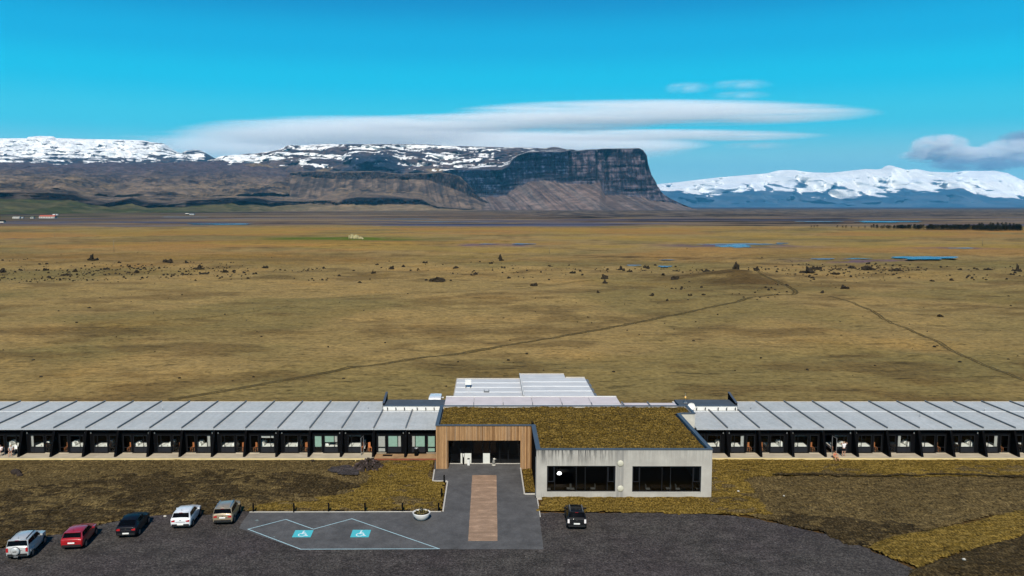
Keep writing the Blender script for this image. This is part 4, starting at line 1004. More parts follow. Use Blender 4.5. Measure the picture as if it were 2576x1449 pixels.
def wing(side, name, label, x_start, x_end, ribs, roof_x0, roof_x1):
    root = empty(name, ((x_start+x_end)/2, YW, 0), 0, label, 'hotel wing')
    ox, oy = root.location.x, root.location.y
    def B(n, x0, x1, y0, y1, z0, z1, m, par=root):
        return box(n, x0-ox, x1-ox, y0-oy, y1-oy, z0, z1, m, par)
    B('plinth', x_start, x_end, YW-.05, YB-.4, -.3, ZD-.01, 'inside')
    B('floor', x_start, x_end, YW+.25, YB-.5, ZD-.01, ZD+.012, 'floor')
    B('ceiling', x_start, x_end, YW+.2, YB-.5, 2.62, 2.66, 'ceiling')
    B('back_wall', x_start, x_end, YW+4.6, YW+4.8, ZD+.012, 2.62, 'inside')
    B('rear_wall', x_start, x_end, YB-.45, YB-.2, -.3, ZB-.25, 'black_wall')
    for xe in (x_start, x_end): B('end_wall', min(xe, xe+(.2 if xe == x_start else -.2)), max(xe, xe+(.2 if xe == x_start else -.2)), YW, YB-.45, -.3, ZB-.25, 'black_wall')
    B('soffit', roof_x0, roof_x1, YE+.02, YB, ZE-.16, ZE-.12, 'black_wall')
    # openings, bay by bay
    holes = []; bays = []
    for k in range(len(ribs)-1):
        xa, xb = ribs[k], ribs[k+1]
        # A: window next to the left fin, door at the right; B mirrored
        typ = 'A' if ((side == 'L' and k % 2 == PARL) or (side == 'R' and k % 2 == PARR)) else 'B'
        if typ == 'A': w = (xa+.60, xa+2.18); d = (xa+2.42, xa+3.38)
        else: w = (xb-2.18, xb-.60); d = (xb-3.38, xb-2.42)
        bays.append((k, typ, w, d, xa, xb))
        for (a, b, z0) in ((w[0], w[1], ZD+.08), (d[0], d[1], ZD+.05)):
            if a > x_start+.15 and b < x_end-.1: holes.append((a-ox, b-ox, z0, 2.48))
    wall_holes('front_wall', x_start-ox, x_end-ox, ZD, ZE-.16, YW-oy, YW+.2-oy, holes, 'black_wall', root)
    for (k, typ, w, d, xa, xb) in bays:
        n = BAYNO(side, k)
        ok_w = w[0] > x_start+.15 and w[1] < x_end-.1; ok_d = d[0] > x_start+.15 and d[1] < x_end-.1
        cur = (side == 'L' and n in CURT)
        if ok_w:
            # casement side toward the fin
            m1 = w[0]+.42 if typ == 'A' else w[1]-.42
            zs_ = 1.06
            fr = frame_rect('window', w[0]-ox, w[1]-ox, ZD+.08, 2.48, YW-.015-oy, YW+.07-oy, .055, 'frame', root, mull=(m1-ox,))
            box('window_rail', w[0]+.05-ox, w[1]-.05-ox, YW-.012-oy, YW+.068-oy, zs_-.03, zs_+.03, 'frame', fr)
            box('panel', w[0]+.05-ox, w[1]-.05-ox, YW+.0-oy, YW+.04-oy, ZD+.13, zs_-.03, 'panel', fr)
            for (a, b) in ((w[0]+.055, m1-.03), (m1+.03, w[1]-.055)):
                v = [(a-ox, YW+.03-oy, zs_+.03), (b-ox, YW+.03-oy, zs_+.03), (b-ox, YW+.03-oy, 2.425), (a-ox, YW+.03-oy, 2.425)]
                meshobj('pane', v, [(0, 1, 2, 3)], 'glass', fr)
            if cur:
                full = n != 3
                for (a, b) in ((w[0]+.07, m1-.05), (m1+.05, w[1]-.07)):
                    zc = 1.08 if full and n != 0 else 1.62
                    if n == 0: zc = 1.08
                    box('curtain', a-ox, b-ox, YW+.10-oy, YW+.13-oy, zc, 2.35, 'curtain' if (b-a) > .6 else 'curtain_grey', fr)
            elif (side, n) in DRAPES:
                q0 = w[0]+.07 if DRAPES[(side, n)] < 0 else w[1]-.07-.34
                box('curtain', q0-ox, q0+.34-ox, YW+.10-oy, YW+.13-oy, 1.10, 2.42, 'curtain_grey', fr)
            elif (side, n) in BLINDS:
                for (a, b) in ((w[0]+.07, m1-.05), (m1+.05, w[1]-.07)):
                    dz = BLINDS[(side, n)]
                    box('blind', a-ox, b-ox, YW+.10-oy, YW+.13-oy, 2.42-dz, 2.36, 'blind', fr)
        if ok_d:
            open_ = (side, n) in OPEN
            if not open_:
                dr = frame_rect('door', d[0]-ox, d[1]-ox, ZD+.05, 2.48, YW-.02-oy, YW+.06-oy, .075, 'frame', root)
                box('door_rail', d[0]+.07-ox, d[1]-.07-ox, YW-.01-oy, YW+.05-oy, .98, 1.04, 'frame', dr)
                for z0, z1 in ((ZD+.125, .98), (1.04, 2.345)):
                    v = [(d[0]+.07-ox, YW+.02-oy, z0), (d[1]-.07-ox, YW+.02-oy, z0), (d[1]-.07-ox, YW+.02-oy, z1), (d[0]+.07-ox, YW+.02-oy, z1)]
                    meshobj('pane', v, [(0, 1, 2, 3)], 'glass', dr)
                hx = d[0]+.03 if typ == 'A' else d[1]-.05
                box('handle', hx-ox, hx+.035-ox, YW-.07-oy, YW-.021-oy, 1.15, 1.42, 'chrome', dr)
                if cur:
                    for z0, z1 in ((ZD+.15, .96), (1.06, 2.32)):
                        if n == 3 and z1 < 1: continue
                        box('curtain', d[0]+.10-ox, d[1]-.10-ox, YW+.10-oy, YW+.13-oy, z0, z1, 'curtain' if n != 1 else 'curtain_grey', dr)
            else:
                hx = d[0] if OPEN[(side, n)] < 0 else d[1]
                dr = empty('door', (hx-ox, YW-.03-oy, 0)); dr.parent = root
                dr.rotation_euler.z = math.radians(100 if OPEN[(side, n)] > 0 else -100)
                wdt = .95; s_ = 1 if OPEN[(side, n)] < 0 else -1
                a, b = sorted((0, s_*wdt))
                f_ = frame_rect('door_frame', a, b, ZD+.05, 2.40, -.03, .03, .075, 'metal', dr)
                v = [(a+.07, 0, ZD+.125), (b-.07, 0, ZD+.125), (b-.07, 0, 2.33), (a+.07, 0, 2.33)]
                meshobj('pane', v, [(0, 1, 2, 3)], 'glass', dr)
        # door step
        if ok_d: B('door_step', d[0]-.08, d[1]+.08, YW-.18, YW-.002, ZD, ZD+.06, 'deck')
        # wall lamps in pairs either side of every other fin
        if side == 'L': lx = (xa+.34) if typ == 'A' else (xb-.34)
        else: lx = (xa+.34) if typ == 'A' else (xb-.34)
        if x_start < lx < x_end:
            l = cyl('wall_lamp', lx-ox, YW-.09-oy, 2.66, 2.86, .065, .065, 'steel_lamp', root, 10)
        # furnishings
        side_x = (w[0]+w[1])/2
        if ok_w and not (cur and n in (0, 1)):
            sd = 'left of the timber entrance' if side == 'L' else 'right of the concrete dining hall'
            rb = random.Random(n*7+(side == 'L'))
            make_bed((side_x+rb.uniform(-.15, .15), YW+.22+rb.uniform(0, .12), ZD+.012), (typ == 'A') == (side == 'R'), 'white-made bed behind the window of the %s room %s' % (ORD[n], sd), small=(k % 3 == 1))
        if ok_d and not cur:
            dx = (d[0]+d[1])/2
            make_chair((dx+(.12 if typ == 'A' else -.12), YW+.75, ZD+.012), (.5 if typ == 'A' else -.5), 'orange chair behind the door of the %s room %s' % (ORD[n], sd.replace('concrete dining hall','concrete hall')))
    # fins
    for k, x in enumerate(ribs):
        if not (x_start+.3 < x < x_end-.3): continue
        w_ = .13
        v = [(x-w_-ox, YFIN-oy, ZD+.002), (x+w_-ox, YFIN-oy, ZD+.002), (x+w_-ox, YW-.002-oy, ZD+.002), (x-w_-ox, YW-.002-oy, ZD+.002),
             (x-w_-ox, YE+.05-oy, ZE-.16), (x+w_-ox, YE+.05-oy, ZE-.16), (x+w_-ox, YW-.002-oy, ZE-.16), (x-w_-ox, YW-.002-oy, ZE-.16)]
        meshobj('fin', v, CUBE_F, 'fin', root)
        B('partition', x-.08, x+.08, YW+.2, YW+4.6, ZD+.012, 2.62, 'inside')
    # roof panels between ribs and the ribs
    xs = sorted({roof_x0, roof_x1, *[x for x in ribs if roof_x0+.2 < x < roof_x1-.2]})
    for a, b in zip(xs[:-1], xs[1:]):
        for (ya, za, yb_, zb_) in ((YE, ZE, YFOLD-.01, ZFOLD), (YFOLD+.01, ZFOLD+.012, YB, ZB)):
            v = [(a+.01-ox, ya-oy, za-.12), (b-.01-ox, ya-oy, za-.12), (b-.01-ox, yb_-oy, zb_-.12), (a+.01-ox, yb_-oy, zb_-.12),
                 (a+.01-ox, ya-oy, za), (b-.01-ox, ya-oy, za), (b-.01-ox, yb_-oy, zb_), (a+.01-ox, yb_-oy, zb_)]
            meshobj('roof_panel', v, CUBE_F, 'roof', root)
    for x in [x for x in ribs if roof_x0+.3 < x < roof_x1-.3]:
        sec = [(YE-.03, ZE), (YFOLD, ZFOLD+.01), (YB+.12, ZB)]
        if BOXED(side, x): sec = sec[:2] + [(101.8, ZFOLD)]
        v = []; f = []
        for i, (y_, z_) in enumerate(sec):
            for (dx, dz) in ((-.065, -.0), (.065, -.0), (.065, .17), (-.065, .17)): v.append((x+dx-ox, y_-oy, z_+dz))
        for i in range(len(sec)-1):
            for j in range(4): f.append((4*i+j, 4*i+(j+1) % 4, 4*i+4+(j+1) % 4, 4*i+4+j))
        f += [(3, 2, 1, 0), tuple(4*(len(sec)-1)+j for j in range(4))]
        meshobj('roof_rib', v, f, 'rib', root)
    for a, b in zip(xs[:-1], xs[1:]):
        B('roof_fold_trim', a+.09, b-.09, YFOLD-.045, YFOLD+.055, ZFOLD+.014, ZFOLD+.06, 'seam')
        B('gutter', a+.012, b-.012, YE-.14, YE-.004, ZE-.15, ZE-.005, 'gutter')
    B('rear_fascia', roof_x0, roof_x1, YB+.004, YB+.08, ZB-.2, ZB+.05, 'fascia')
    # thin vent pipes
    for (px, py) in (VENTS[side]):
        x, y = P(px, py, ZFOLD-.05)
        cyl('vent_pipe', x-ox, y-oy, ZFOLD-.1, ZFOLD+.45, .035, .035, 'metal', root, 8)
    return root
MT['rib'] = simple('roof_rib_metal', (.11, .12, .13), .5, .3)
MT['gutter'] = simple('pale_gutter', (.36, .38, .40), .4, .4)
MT['fascia'] = simple('cream_fascia', (.42, .38, .32), .6, .3)
PARL, PARR = 0, 0
VENTS = {'L': [(409.5, 1032), (926, 1030)], 'R': [(1889, 1030), (2314, 1049), (2476, 1035)]}
def BOXED(side, x): return (-13.6 < x < -5) if side == 'L' else (22 < x < 31.4)
XR0L = XA(1021, 1077, YE+.05)
ribsL = [XR0L - MOD*k for k in range(0, 17)][::-1] + [XR0L+MOD]       # left wing, left to right
XR0R = XA(1829.8, 1077, YE+.05)
ribsR = [XR0R-MOD] + [XR0R+3.70*k for k in range(0, 13)]
NB = len(ribsL)-1
def BAYNO(side, k): return (NB-1-k) if side == 'L' else k
# the bay between entrance and first rib has its window beside the fin at its left: type A
PARL = (NB-1) % 2
PARR = 1      # the bay right of the first visible fin is type A
CURT = (0, 1, 2, 4)
CURT = (0, 1, 3)
BLINDS = {('L', 2): .10, ('L', 5): .30, ('L', 11): .08, ('L', 9): .08, ('L', 13): .10, ('R', 3): .09, ('R', 4): .10}
DRAPES = {('L', 7): 1, ('L', 12): -1, ('R', 1): 1, ('R', 6): -1, ('R', 9): 1}
OPEN = {('L', 2): -1, ('R', 4): 1}
wing('L', 'hotel_wing', 'long low black hotel wing left of the timber entrance with ribbed pale roof', -71, -5.97, ribsL, -71, -6.0)
wing('R', 'hotel_wing', 'long low black hotel wing right of the concrete dining hall with ribbed pale roof', 22.2, ribsR[-1], ribsR, 23.92, ribsR[-1])

# ---- decks
def deck(name, x0, x1, y0, y1, label, mat='deck', edge='deck_edge', z=ZD):
    t = empty(name, ((x0+x1)/2, (y0+y1)/2, 0), 0, label, 'deck'); ox, oy = t.location.x, t.location.y
    n = 9; w = (y1-y0)/n; me = None
    for k in range(n):
        box('board', x0-ox, x1-ox, y0+k*w+.006-oy, y0+(k+1)*w-.006-oy, z-.035, z, mat, t)
    box('edge_beam', x0-ox, x1-ox, y0-.045-oy, y0-.002-oy, z-.19, z-.0, edge, t)
    x = x0+.4
    while x < x1-.2:
        box('post', x-ox, x+.1-ox, y0+.02-oy, y0+.12-oy, -.15, z-.036, edge, t); x += 2.4
    return t
XD1 = XA(939, 1153, YDF)
deck('deck', -71, XD1, YDF, YW-.06, 'pale timber deck along the front of the left wing')
deck('deck', XD1+.05, -6.05, YDF+.15, YW-.06, 'shorter red-edged timber deck beside the timber entrance', 'deck_new', 'deck_red', ZD-.08)
deck('deck', 22.2, ribsR[-1], YDF+.1, YW-.06, 'pale timber deck along the front of the right wing')
box_x = XA(1012, 1140, 95.2)

# ================================================================== RAISED PLANT BOXES BEHIND THE WINGS
def plant(x0, x1, label, fin_side, vents):
    t = empty('plant_box', ((x0+x1)/2, 103, 3.3), 0, label, 'roof housing'); ox, oy = t.location.x, t.location.y
    def B(n, a, b, c, d, e, f, m): return box(n, a-ox, b-ox, c-oy, d-oy, e-3.3, f-3.3, m, t)
    B('front_wall', x0, x1, 101.85, 102.05, 3.4, 4.02, 'white')
    B('coping', x0-.06, x1+.06, 101.75, 102.10, 4.022, 4.10, 'coping')
    B('flat_roof', x0, x1, 102.102, 105.1, 3.8, 4.06, 'rubber_roof')
    xf = x0 if fin_side < 0 else x1
    a, b = (xf-.1, xf+.12)
    v = [(a-ox, 102.102-oy, .3), (b-ox, 102.102-oy, .3), (b-ox, 105.6-oy, .3), (a-ox, 105.6-oy, .3), (a-ox, 102.102-oy, 1.0), (b-ox, 102.102-oy, 1.0), (b-ox, 105.6-oy, 1.62), (a-ox, 105.6-oy, 1.62)]
    meshobj('parapet', v, CUBE_F, 'black_wall', t)
    v = [(a-.03-ox, 102.102-oy, 1.003), (b+.03-ox, 102.102-oy, 1.003), (b+.03-ox, 105.63-oy, 1.625), (a-.03-ox, 105.63-oy, 1.625), (a-.03-ox, 102.102-oy, 1.06), (b+.03-ox, 102.102-oy, 1.06), (b+.03-ox, 105.63-oy, 1.68), (a-.03-ox, 105.63-oy, 1.68)]
    meshobj('parapet_cap', v, CUBE_F, 'coping', t)
    for vx in vents:
        x = XA(vx, 1034, 101.6)
        cyl('vent_pipe', x-ox, 101.6-oy, .1, .50, .035, .05, 'bollard', t, 8)
        cyl('vent_cap', x-ox, 101.6-oy, .50, .57, .075, .075, 'bollard', t, 8)
plant(-13.4, -5.75, 'dark flat roof housing with six vent pipes on the left wing', -1, [865.4+.1911*v for v in (572, 682, 795, 963, 1076, 1186)])
plant(23.9, 31.1, 'dark flat roof housing with five vent pipes on the right wing', 1, [1696.2+.18813*v for v in (300, 416, 588, 702, 818)])

# ================================================================== MAIN HALL: timber entrance, turf roof, concrete dining hall
ZH = 4.96
hall = empty('reception_building', (8, 90, 0), 0, 'turf-roofed reception building with timber entrance and concrete dining hall', 'building')
def HB(n, a, b, c, d, e, f, m, par=None): return box(n, a-8, b-8, c-90, d-90, e, f, m, par or hall)
X0, XM, X1, X2 = -5.95, 4.62, 22.08, 23.88
YC, YP, YN, YBK = 79.88, 89.0, 94.12, 97.95
# concrete front with two window openings
W1 = (XA(1376, 1200, YC), XA(1548.4, 1200, YC), ZA(1238.0, YC), ZA(1172, YC)); W2 = (XA(1590.6, 1200, YC), XA(1763.9, 1200, YC), ZA(1238.5, YC), ZA(1172.8, YC))
fw = wall_holes('front_wall', XM-8, X1-8, -.3, ZH, YC-90, YC+.36-90, [(w[0]-8, w[1]-8, w[2], w[3]) for w in (W1, W2)], 'concrete', hall)
fw['label'] = 'stained pale concrete front wall'
HB('side_wall', XM, XM+.3, YC+.362, YP+1.84, -.3, ZH, 'black_wall')['label'] = 'black clad side wall'
HB('side_wall', X1-.3, X1, YC+.362, YN, -.3, ZH, 'greywall')
HB('return_wall', X1+.002, X2, YN, YN+.3, -.3, ZH-.05, 'greywall')['label'] = 'pale rendered return wall above the right wing'
HB('return_wall', X2-.3, X2-.002, YN+.302, YBK, -.3, ZH-.05, 'greywall')
HB('rear_wall', X0, X2-.31, YBK-.3, YBK, -.3, ZH-.05, 'greywall')
HB('side_wall', X0, X0+.28, YP+.5, YBK-.31, -.3, ZH-.02, 'black_wall')
HB('drain_pipe', XM-.10, XM-.03, YC-.02, YC+.06, .05, 4.2, 'bollard'); HB('drain_pipe', XM-.085, XM-.045, YC-.09, YC-.03, .3, 4.3, 'metal')
HB('plinth_strip', XM, X1+.02, YC-.05, YC-.002, -.1, .06, 'kerb')
# dining room interior
HB('dining_floor', XM+.31, X1-.31, YC+.365, YP+2, .0, .10, 'floor'); HB('dining_back', XM+.31, X1-.31, YP+2.3, YP+2.4, .10, 4.2, 'inside')
HB('dining_ceiling', XM+.31, X1-.31, YC+.365, YP+2.29, 4.2, 4.28, 'ceiling')
for wi, (a, b, z0, z1) in enumerate((W1, W2)):
    yy = YC+.22
    m1, m2 = a+.78, b-.78; c1, c2 = (a+b)/2-.42+(-.05 if wi == 0 else 0), (a+b)/2+.42
    fr = frame_rect('window', a-8, b-8, z0, z1, yy-90, yy+.08-90, .07, 'frame', hall, mull=(m1-8, c1-8, c2-8, m2-8))
    xs_ = [a+.07, m1-.04, m1+.04, c1-.04, c1+.04, c2-.04, c2+.04, m2-.04, m2+.04, b-.07]
    for i in range(0, 10, 2):
        v = [(xs_[i]-8, yy+.04-90, z0+.07), (xs_[i+1]-8, yy+.04-90, z0+.07), (xs_[i+1]-8, yy+.04-90, z1-.07), (xs_[i]-8, yy+.04-90, z1-.07)]
        meshobj('pane', v, [(0, 1, 2, 3)], 'glass_dark', fr)
    for (p, q) in ((a+.08, m1-.05), (m2+.05, b-.08)):
        frame_rect('casement', p-8, q-8, z0+1.0, z1-.10, yy-.03-90, yy-.002-90, .06, 'panel', fr)
    for (p, q) in (((m1+.05, c1-.05), (c2+.05, m2-.05)) if wi else ((c2+.05, m2-.05),)):
        box('blind', p-8, q-8, yy+.12-90, yy+.15-90, z1-.20, z1-.10, 'blind', fr)
    HB('sill', a-.02, b+.02, YC-.035, YC-.002, z0-.045, z0-.003, 'greywall')
# round wall lamps on the concrete
for py in (1165.7, 1229):
    x, z = XA(1560.8, py, YC), ZA(py, YC)
    prof = [(0.001, 0), (.31, 0), (.33, .02), (.30, .06), (.16, .10), (.001, .115)]
    v = []; f = []; seg = 18
    for r, h in prof:
        for i in range(seg):
            an = 2*math.pi*i/seg; v.append((x-8+r*math.cos(an), YC-90-.002-h, z+r*math.sin(an)))
    for k in range(len(prof)-1):
        for i in range(seg):
            j = (i+1) % seg; f.append((k*seg+i, k*seg+j, (k+1)*seg+j, (k+1)*seg+i))
    meshobj('wall_lamp', v, f, 'lamp_disc', hall, True)

# parapet coping round the roof
cw = .42
def cop(a, b, c, d, z=ZH): HB('coping', a, b, c, d, z+.002, z+.10, 'coping')
cop(XM-.04, X1+.05, YC-.05, YC+.32); cop(XM-.04, XM+cw, YC+.322, YP+.18); cop(X1-cw+.05, X1+.05, YC+.322, YN+.02)
cop(X0-.05, XM+.02, YP-.10, YP+.178); cop(X0-.05, X0+cw*.8, YP+.182, YBK+.05); cop(X1+.052, X2+.06, YN-.04, YN+.28)
cop(X2-.25, X2+.06, YN+.282, YBK); cop(X0+cw*.8+.003, X2-.253, YBK-.18, YBK+.05)
HB('roof_slab', X0+.3, X2-.32, YN+.01, YBK-.32, ZH-.40, ZH-.30, 'coping'); HB('roof_slab', X0+.3, XM+.3, YP+.32, YN-.0, ZH-.40, ZH-.30, 'coping'); HB('roof_slab', XM+.31, X1-.32, YC+.37, YN-.0, ZH-.40, ZH-.30, 'coping')
roof_poly = [(X0+.34, YP+.17), (XM+.44, YP+.17), (XM+.44, YC+.32), (X1-.40, YC+.32), (X1-.40, YN+.30), (X2-.28, YN+.30), (X2-.28, YBK-.17), (X0+.34, YBK-.17)]
rt = hummocks('turf', [(x-8, y-90) for x, y in roof_poly], .16, .26, ZH-.20, 'roof_turf', .55, 41, kind=None, edge=.2, parent=hall, rag=.0)

# timber cladding of the entrance: separate vertical battens
OPX0, OPX1 = XA(1126.5, 1107, YP), XA(1310.6, 1107, YP); OPZ = ZA(1107.5, YP); TZ = ZH-.02
HB('lintel', X0, XM-.0, YP+.06, YP+.40, OPZ, TZ, 'timber_back')
HB('pier', X0, OPX0, YP+.06, YP+1.83, -.1, OPZ-.002, 'timber_back'); HB('pier', OPX1, XM-.0, YP+.06, YP+1.83, -.1, OPZ-.002, 'timber_back')
HB('canopy_soffit', OPX0, OPX1, YP+.402, YP+2.1, OPZ+.05, OPZ+.12, 'timber_back')
pitch = .158; nb = int((XM-.02-X0)/pitch); me_cache = {}
for k in range(nb):
    x = X0+.03+k*pitch
    if x+.11 > XM: break
    z0 = .02 if (x+.05 < OPX0 or x+.05 > OPX1) else OPZ-.03
    key = round(z0, 2)
    if key not in me_cache:
        o = box('batten', 0, .112, 0, .055, z0, TZ, 'batten', hall); me_cache[key] = o.data
    else:
        o = bpy.data.objects.new('batten', me_cache[key]); COL.objects.link(o); o.parent = hall
    o.location = (x-8+random.uniform(-.006, .006), YP-90-random.uniform(0, .006), random.uniform(-.012, .008))
for j in range(7):   # jamb battens lining the opening on the visible left side
    o = box('batten', 0, .03, 0, .11, .02, OPZ-.04, 'batten', hall); o.location = (OPX0-8+.002, YP+.10+j*.2-90, 0)
# glazed entrance front, set back
YG = YP+1.86
def zc(py): return max(ZA(py, YG), .08)
HB('entrance_floor', OPX0, OPX1, YP+.06, YG+3.4, -.05, .085, 'paver')
HB('entrance_back', OPX0-.3, OPX1+.3, YG+3.4, YG+3.5, 0.0, 3.6, 'inside')
HB('entrance_ceiling', OPX0-.3, OPX1+.3, YG-.2, YG+3.39, 3.2, 3.3, 'ceiling')
def gx(zx): return XA((1600+zx/8.05)/1.4444, 1160, YG)
fr = frame_rect('glazing', OPX0-8, OPX1-8, .09, 3.18, YG-90, YG+.08-90, .08, 'frame', hall, mull=[gx(v)-8 for v in (590, 905, 1250, 1450, 1740, 1985)])
ed = [OPX0] + [gx(v) for v in (590, 905, 1250, 1450, 1740, 1985)] + [OPX1]
for a, b in zip(ed[:-1], ed[1:]):
    v = [(a+.05-8, YG+.04-90, .17), (b-.05-8, YG+.04-90, .17), (b-.05-8, YG+.04-90, 3.1), (a+.05-8, YG+.04-90, 3.1)]
    meshobj('pane', v, [(0, 1, 2, 3)], 'glass_dark', fr)
for (a, b, h) in ((595, 645, 1.28), (705, 905, 1.28), (1250, 1448, 1.28)):
    HB('pale_panel', gx(a), gx(b), YG-.05, YG-.012, .10, h, 'pale_panel')
HB('grey_panel', gx(315), gx(525), YG+.10, YG+.13, .35, 1.1, 'panel')
HB('threshold', OPX0+.02, OPX1-.02, YG-.14, YG-.055, .087, .15, 'kerb')

# dining tables and chairs seen through the big windows
def dining(i, x, y, lb):
    t = empty('dining_table', (x, y, .102), 0, lb, 'table', 'tables in the dining hall')
    box('table_top', -.75, .75, -.4, .4, .70, .745, 'floor', t)
    for a in (-.7, .64):
        for b in (-.36, .3): box('leg', a, a+.06, b, b+.06, 0, .70, 'frame', t)
def dchair(x, y, rz, lb, m):
    t = empty('dining_chair', (x, y, .102), rz, lb, 'chair', 'chairs in the dining hall')
    box('seat', -.22, .22, -.22, .22, .43, .48, m, t); box('backrest', -.22, .22, .19, .235, .48, .90, m, t)
    for a in (-.2, .16):
        for b in (-.2, .16): box('leg', a, a+.04, b, b+.04, 0, .43, 'frame', t)
for i, (px, w_) in enumerate(((1405, 'first'), (1465, 'second'), (1655, 'third'), (1730, 'fourth'))):
    x = XA(px, 1225, YC+1.4); dining(i, x, YC+1.4, '%s dining table from the left behind the big windows' % w_)
    dchair(x-1.05, YC+1.3, 1.57, 'left chair at the %s dining table behind the big windows' % w_, 'greywall'); dchair(x+1.05, YC+1.4, -1.57, 'right chair at the %s dining table behind the big windows' % w_, 'greywall')
t = empty('added_glare_lamp', (XA(1407, 1189, YC+2.2), YC+2.2, 0), 0, 'glowing lamp shape added for a white reflection in the left dining window', 'lamp')  # glowing shape added for a white reflection on the glass, no real lamp
z = ZA(1191, YC+2.2)
lathe('glare_shade', [(.03, z+.2), (.18, z+.12), (.24, z-.05), (.12, z-.12)], 'lit', t, seg=12); cyl('glare_cord', 0, 0, z+.2, 4.2, .01, .01, 'frame', t, 5)
# ================================================================== REAR BUILDING
rear = empty('service_building', (4, 112, 0), 0, 'pale flat-roofed service building behind the turf roof', 'building')
def RB(n, a, b, c, d, e, f, m): return box(n, a-4, b-4, c-112, d-112, e, f, m, rear)
ZL, ZR = 4.45, 4.62
xa, xb = XA(1143, 998, 107.5), XA(1467, 953, 119)
RB('wall', xa+.1, 4.3, 105.8, 117.0, -.3, 4.0, 'greywall'); RB('wall', 4.5, xb-.1, 105.8, 117.0, -.3, 4.0, 'greywall'); RB('wall', 4.6, 10.8, 117.05, 119.6, -.3, 4.0, 'greywall')
def roofpanels(x0, x1, y0, y1, z, n):
    w = (y1-y0)/n
    for k in range(n): RB('roof_panel', x0, x1, y0+k*w+.015, y0+(k+1)*w-.015, z-.15, z, 'roof_white')
    for k in range(1, n): RB('roof_seam', x0+.05, x1-.05, y0+k*w-.05, y0+k*w+.05, z+.002, z+.07, 'seam')
roofpanels(xa, 4.33, 105.7, 117.2, 4.25, 4)
roofpanels(4.52, xb, 105.7, 117.2, 4.40, 4); roofpanels(4.52, 10.9, 117.25, 119.8, 4.40, 1)
RB('roof_step', 4.335, 4.515, 105.6, 119.8, 4.0, 4.50, 'rib'); RB('roof_step_cap', 4.36, 4.49, 105.6, 119.8, 4.502, 4.54, 'white')
RB('edge_trim', xa, 4.33, 117.203, 117.3, 4.1, 4.34, 'fascia'); RB('edge_trim', 4.52, 10.9, 119.803, 119.9, 4.27, 4.50, 'fascia'); RB('edge_trim', 10.95, xb, 117.203, 117.3, 4.27, 4.52, 'fascia')
RB('edge_trim', xa-.08, xa-.003, 105.7, 117.3, 4.0, 4.32, 'fascia')
for k, y in enumerate(np.arange(105.9, 117, 2.9)):
    RB('eave_tooth', xb+.003, xb+.35, y, y+1.5, 4.1, 4.40, 'rib')
# lower front strip
xl0, xl1 = -5.68, XA(1550, 1003, 105.5)
RB('front_block', xl0, xl1, 98.2, 105.6, -.3, 4.15, 'greywall')
ps = np.linspace(xl0, xl1, 7)
for a, b in zip(ps[:-1], ps[1:]):
    v = [(a+.02-4, 101.2-112, 4.2), (b-.02-4, 101.2-112, 4.2), (b-.02-4, 105.4-112, 4.22), (a+.02-4, 105.4-112, 4.22), (a+.02-4, 101.2-112, 4.32), (b-.02-4, 101.2-112, 4.32), (b-.02-4, 105.4-112, 4.36), (a+.02-4, 105.4-112, 4.36)]
    meshobj('roof_panel', v, CUBE_F, 'roof_pink', rear)
    RB('roof_seam', a-.05, a+.02, 100.9, 101.9, 4.2, 4.5, 'rib')
RB('edge_trim', xl0, xl1, 105.41, 105.64, 4.1, 4.42, 'white'); RB('edge_trim', xl0, xl1, 100.6, 101.19, 4.16, 4.34, 'white')
xr1 = XA(1692, 1014, 103)
RB('side_block', xl1+.05, xr1, 99.5, 101.8, -.3, 4.1, 'greywall'); RB('side_roof', xl1+.05, xr1, 99.4, 101.9, 4.15, 4.4, 'roof_pink')
for x in (xl1+.1, XA(1623, 1014, 103)): RB('roof_seam', x, x+.14, 99.3, 102.1, 4.402, 4.55, 'rib')
RB('vent_grille', XA(1240, 1015, 101.5), XA(1252, 1015, 101.5), 100.52, 100.59, 4.2, 4.32, 'bollard')

def topthing(name, loc, label, cat, rz=0): return empty(name, loc, rz, label, cat)
# roof extractor box on short legs and a roof hatch
ex = P(1178, 975, 4.25)
t = topthing('roof_extractor', (ex[0], ex[1], 4.252), 'white box extractor on dark legs on the left rear roof', 'roof vent')
box('extractor_box', -.42, .42, -.4, .4, .45, 1.15, 'white', t)
for a in (-.36, .28):
    for b in (-.34, .26): box('leg', a, a+.08, b, b+.08, 0, .45, 'bollard', t)
hc = P(1224, 985, 4.25)
t = topthing('roof_hatch', (hc[0], hc[1], 4.252), 'small grey-framed hatch lying flat on the left rear roof', 'roof hatch')
frame_rect_h = lambda: None
box('hatch_kerb', -.36, .36, -.5, .5, 0, .16, 'rib', t); box('hatch_lid', -.26, .26, -.4, .4, .162, .2, 'roof_white', t)
# satellite dish + mast with lamp
dx, dy_ = P(1738, 1036, 3.62)
t = topthing('satellite_dish', (XA(1738, 1028, 101.2), 101.2, 3.47), 'white satellite dish beside the right flat roof housing', 'satellite dish')
cyl('mast', 0, 0, 0, .55, .04, .04, 'metal', t, 8)
d = lathe('dish', [(.02, 0), (.25, .05), (.40, .14), (.46, .24), (.47, .25), (.40, .18), (.25, .09), (.02, .04)], 'white', t, seg=20)
d.location = (0, -.05, .62); d.rotation_euler = (math.radians(65), 0, 0)
t = topthing('antenna_mast', (XA(1724, 1010, 103.2), 103.2, 4.07), 'thin mast with orange lamp on the right roof housing', 'antenna')
cyl('mast', 0, 0, 0, 1.0, .03, .025, 'metal', t, 8); cyl('mast_lamp', 0, 0, .55, .85, .09, .11, 'amber', t, 10); cyl('mast_tip', 0, 0, 1.0, 1.3, .01, .008, 'metal', t, 6)
box('mast_foot', -.2, .2, -.2, .2, 0, .12, 'metal', t)

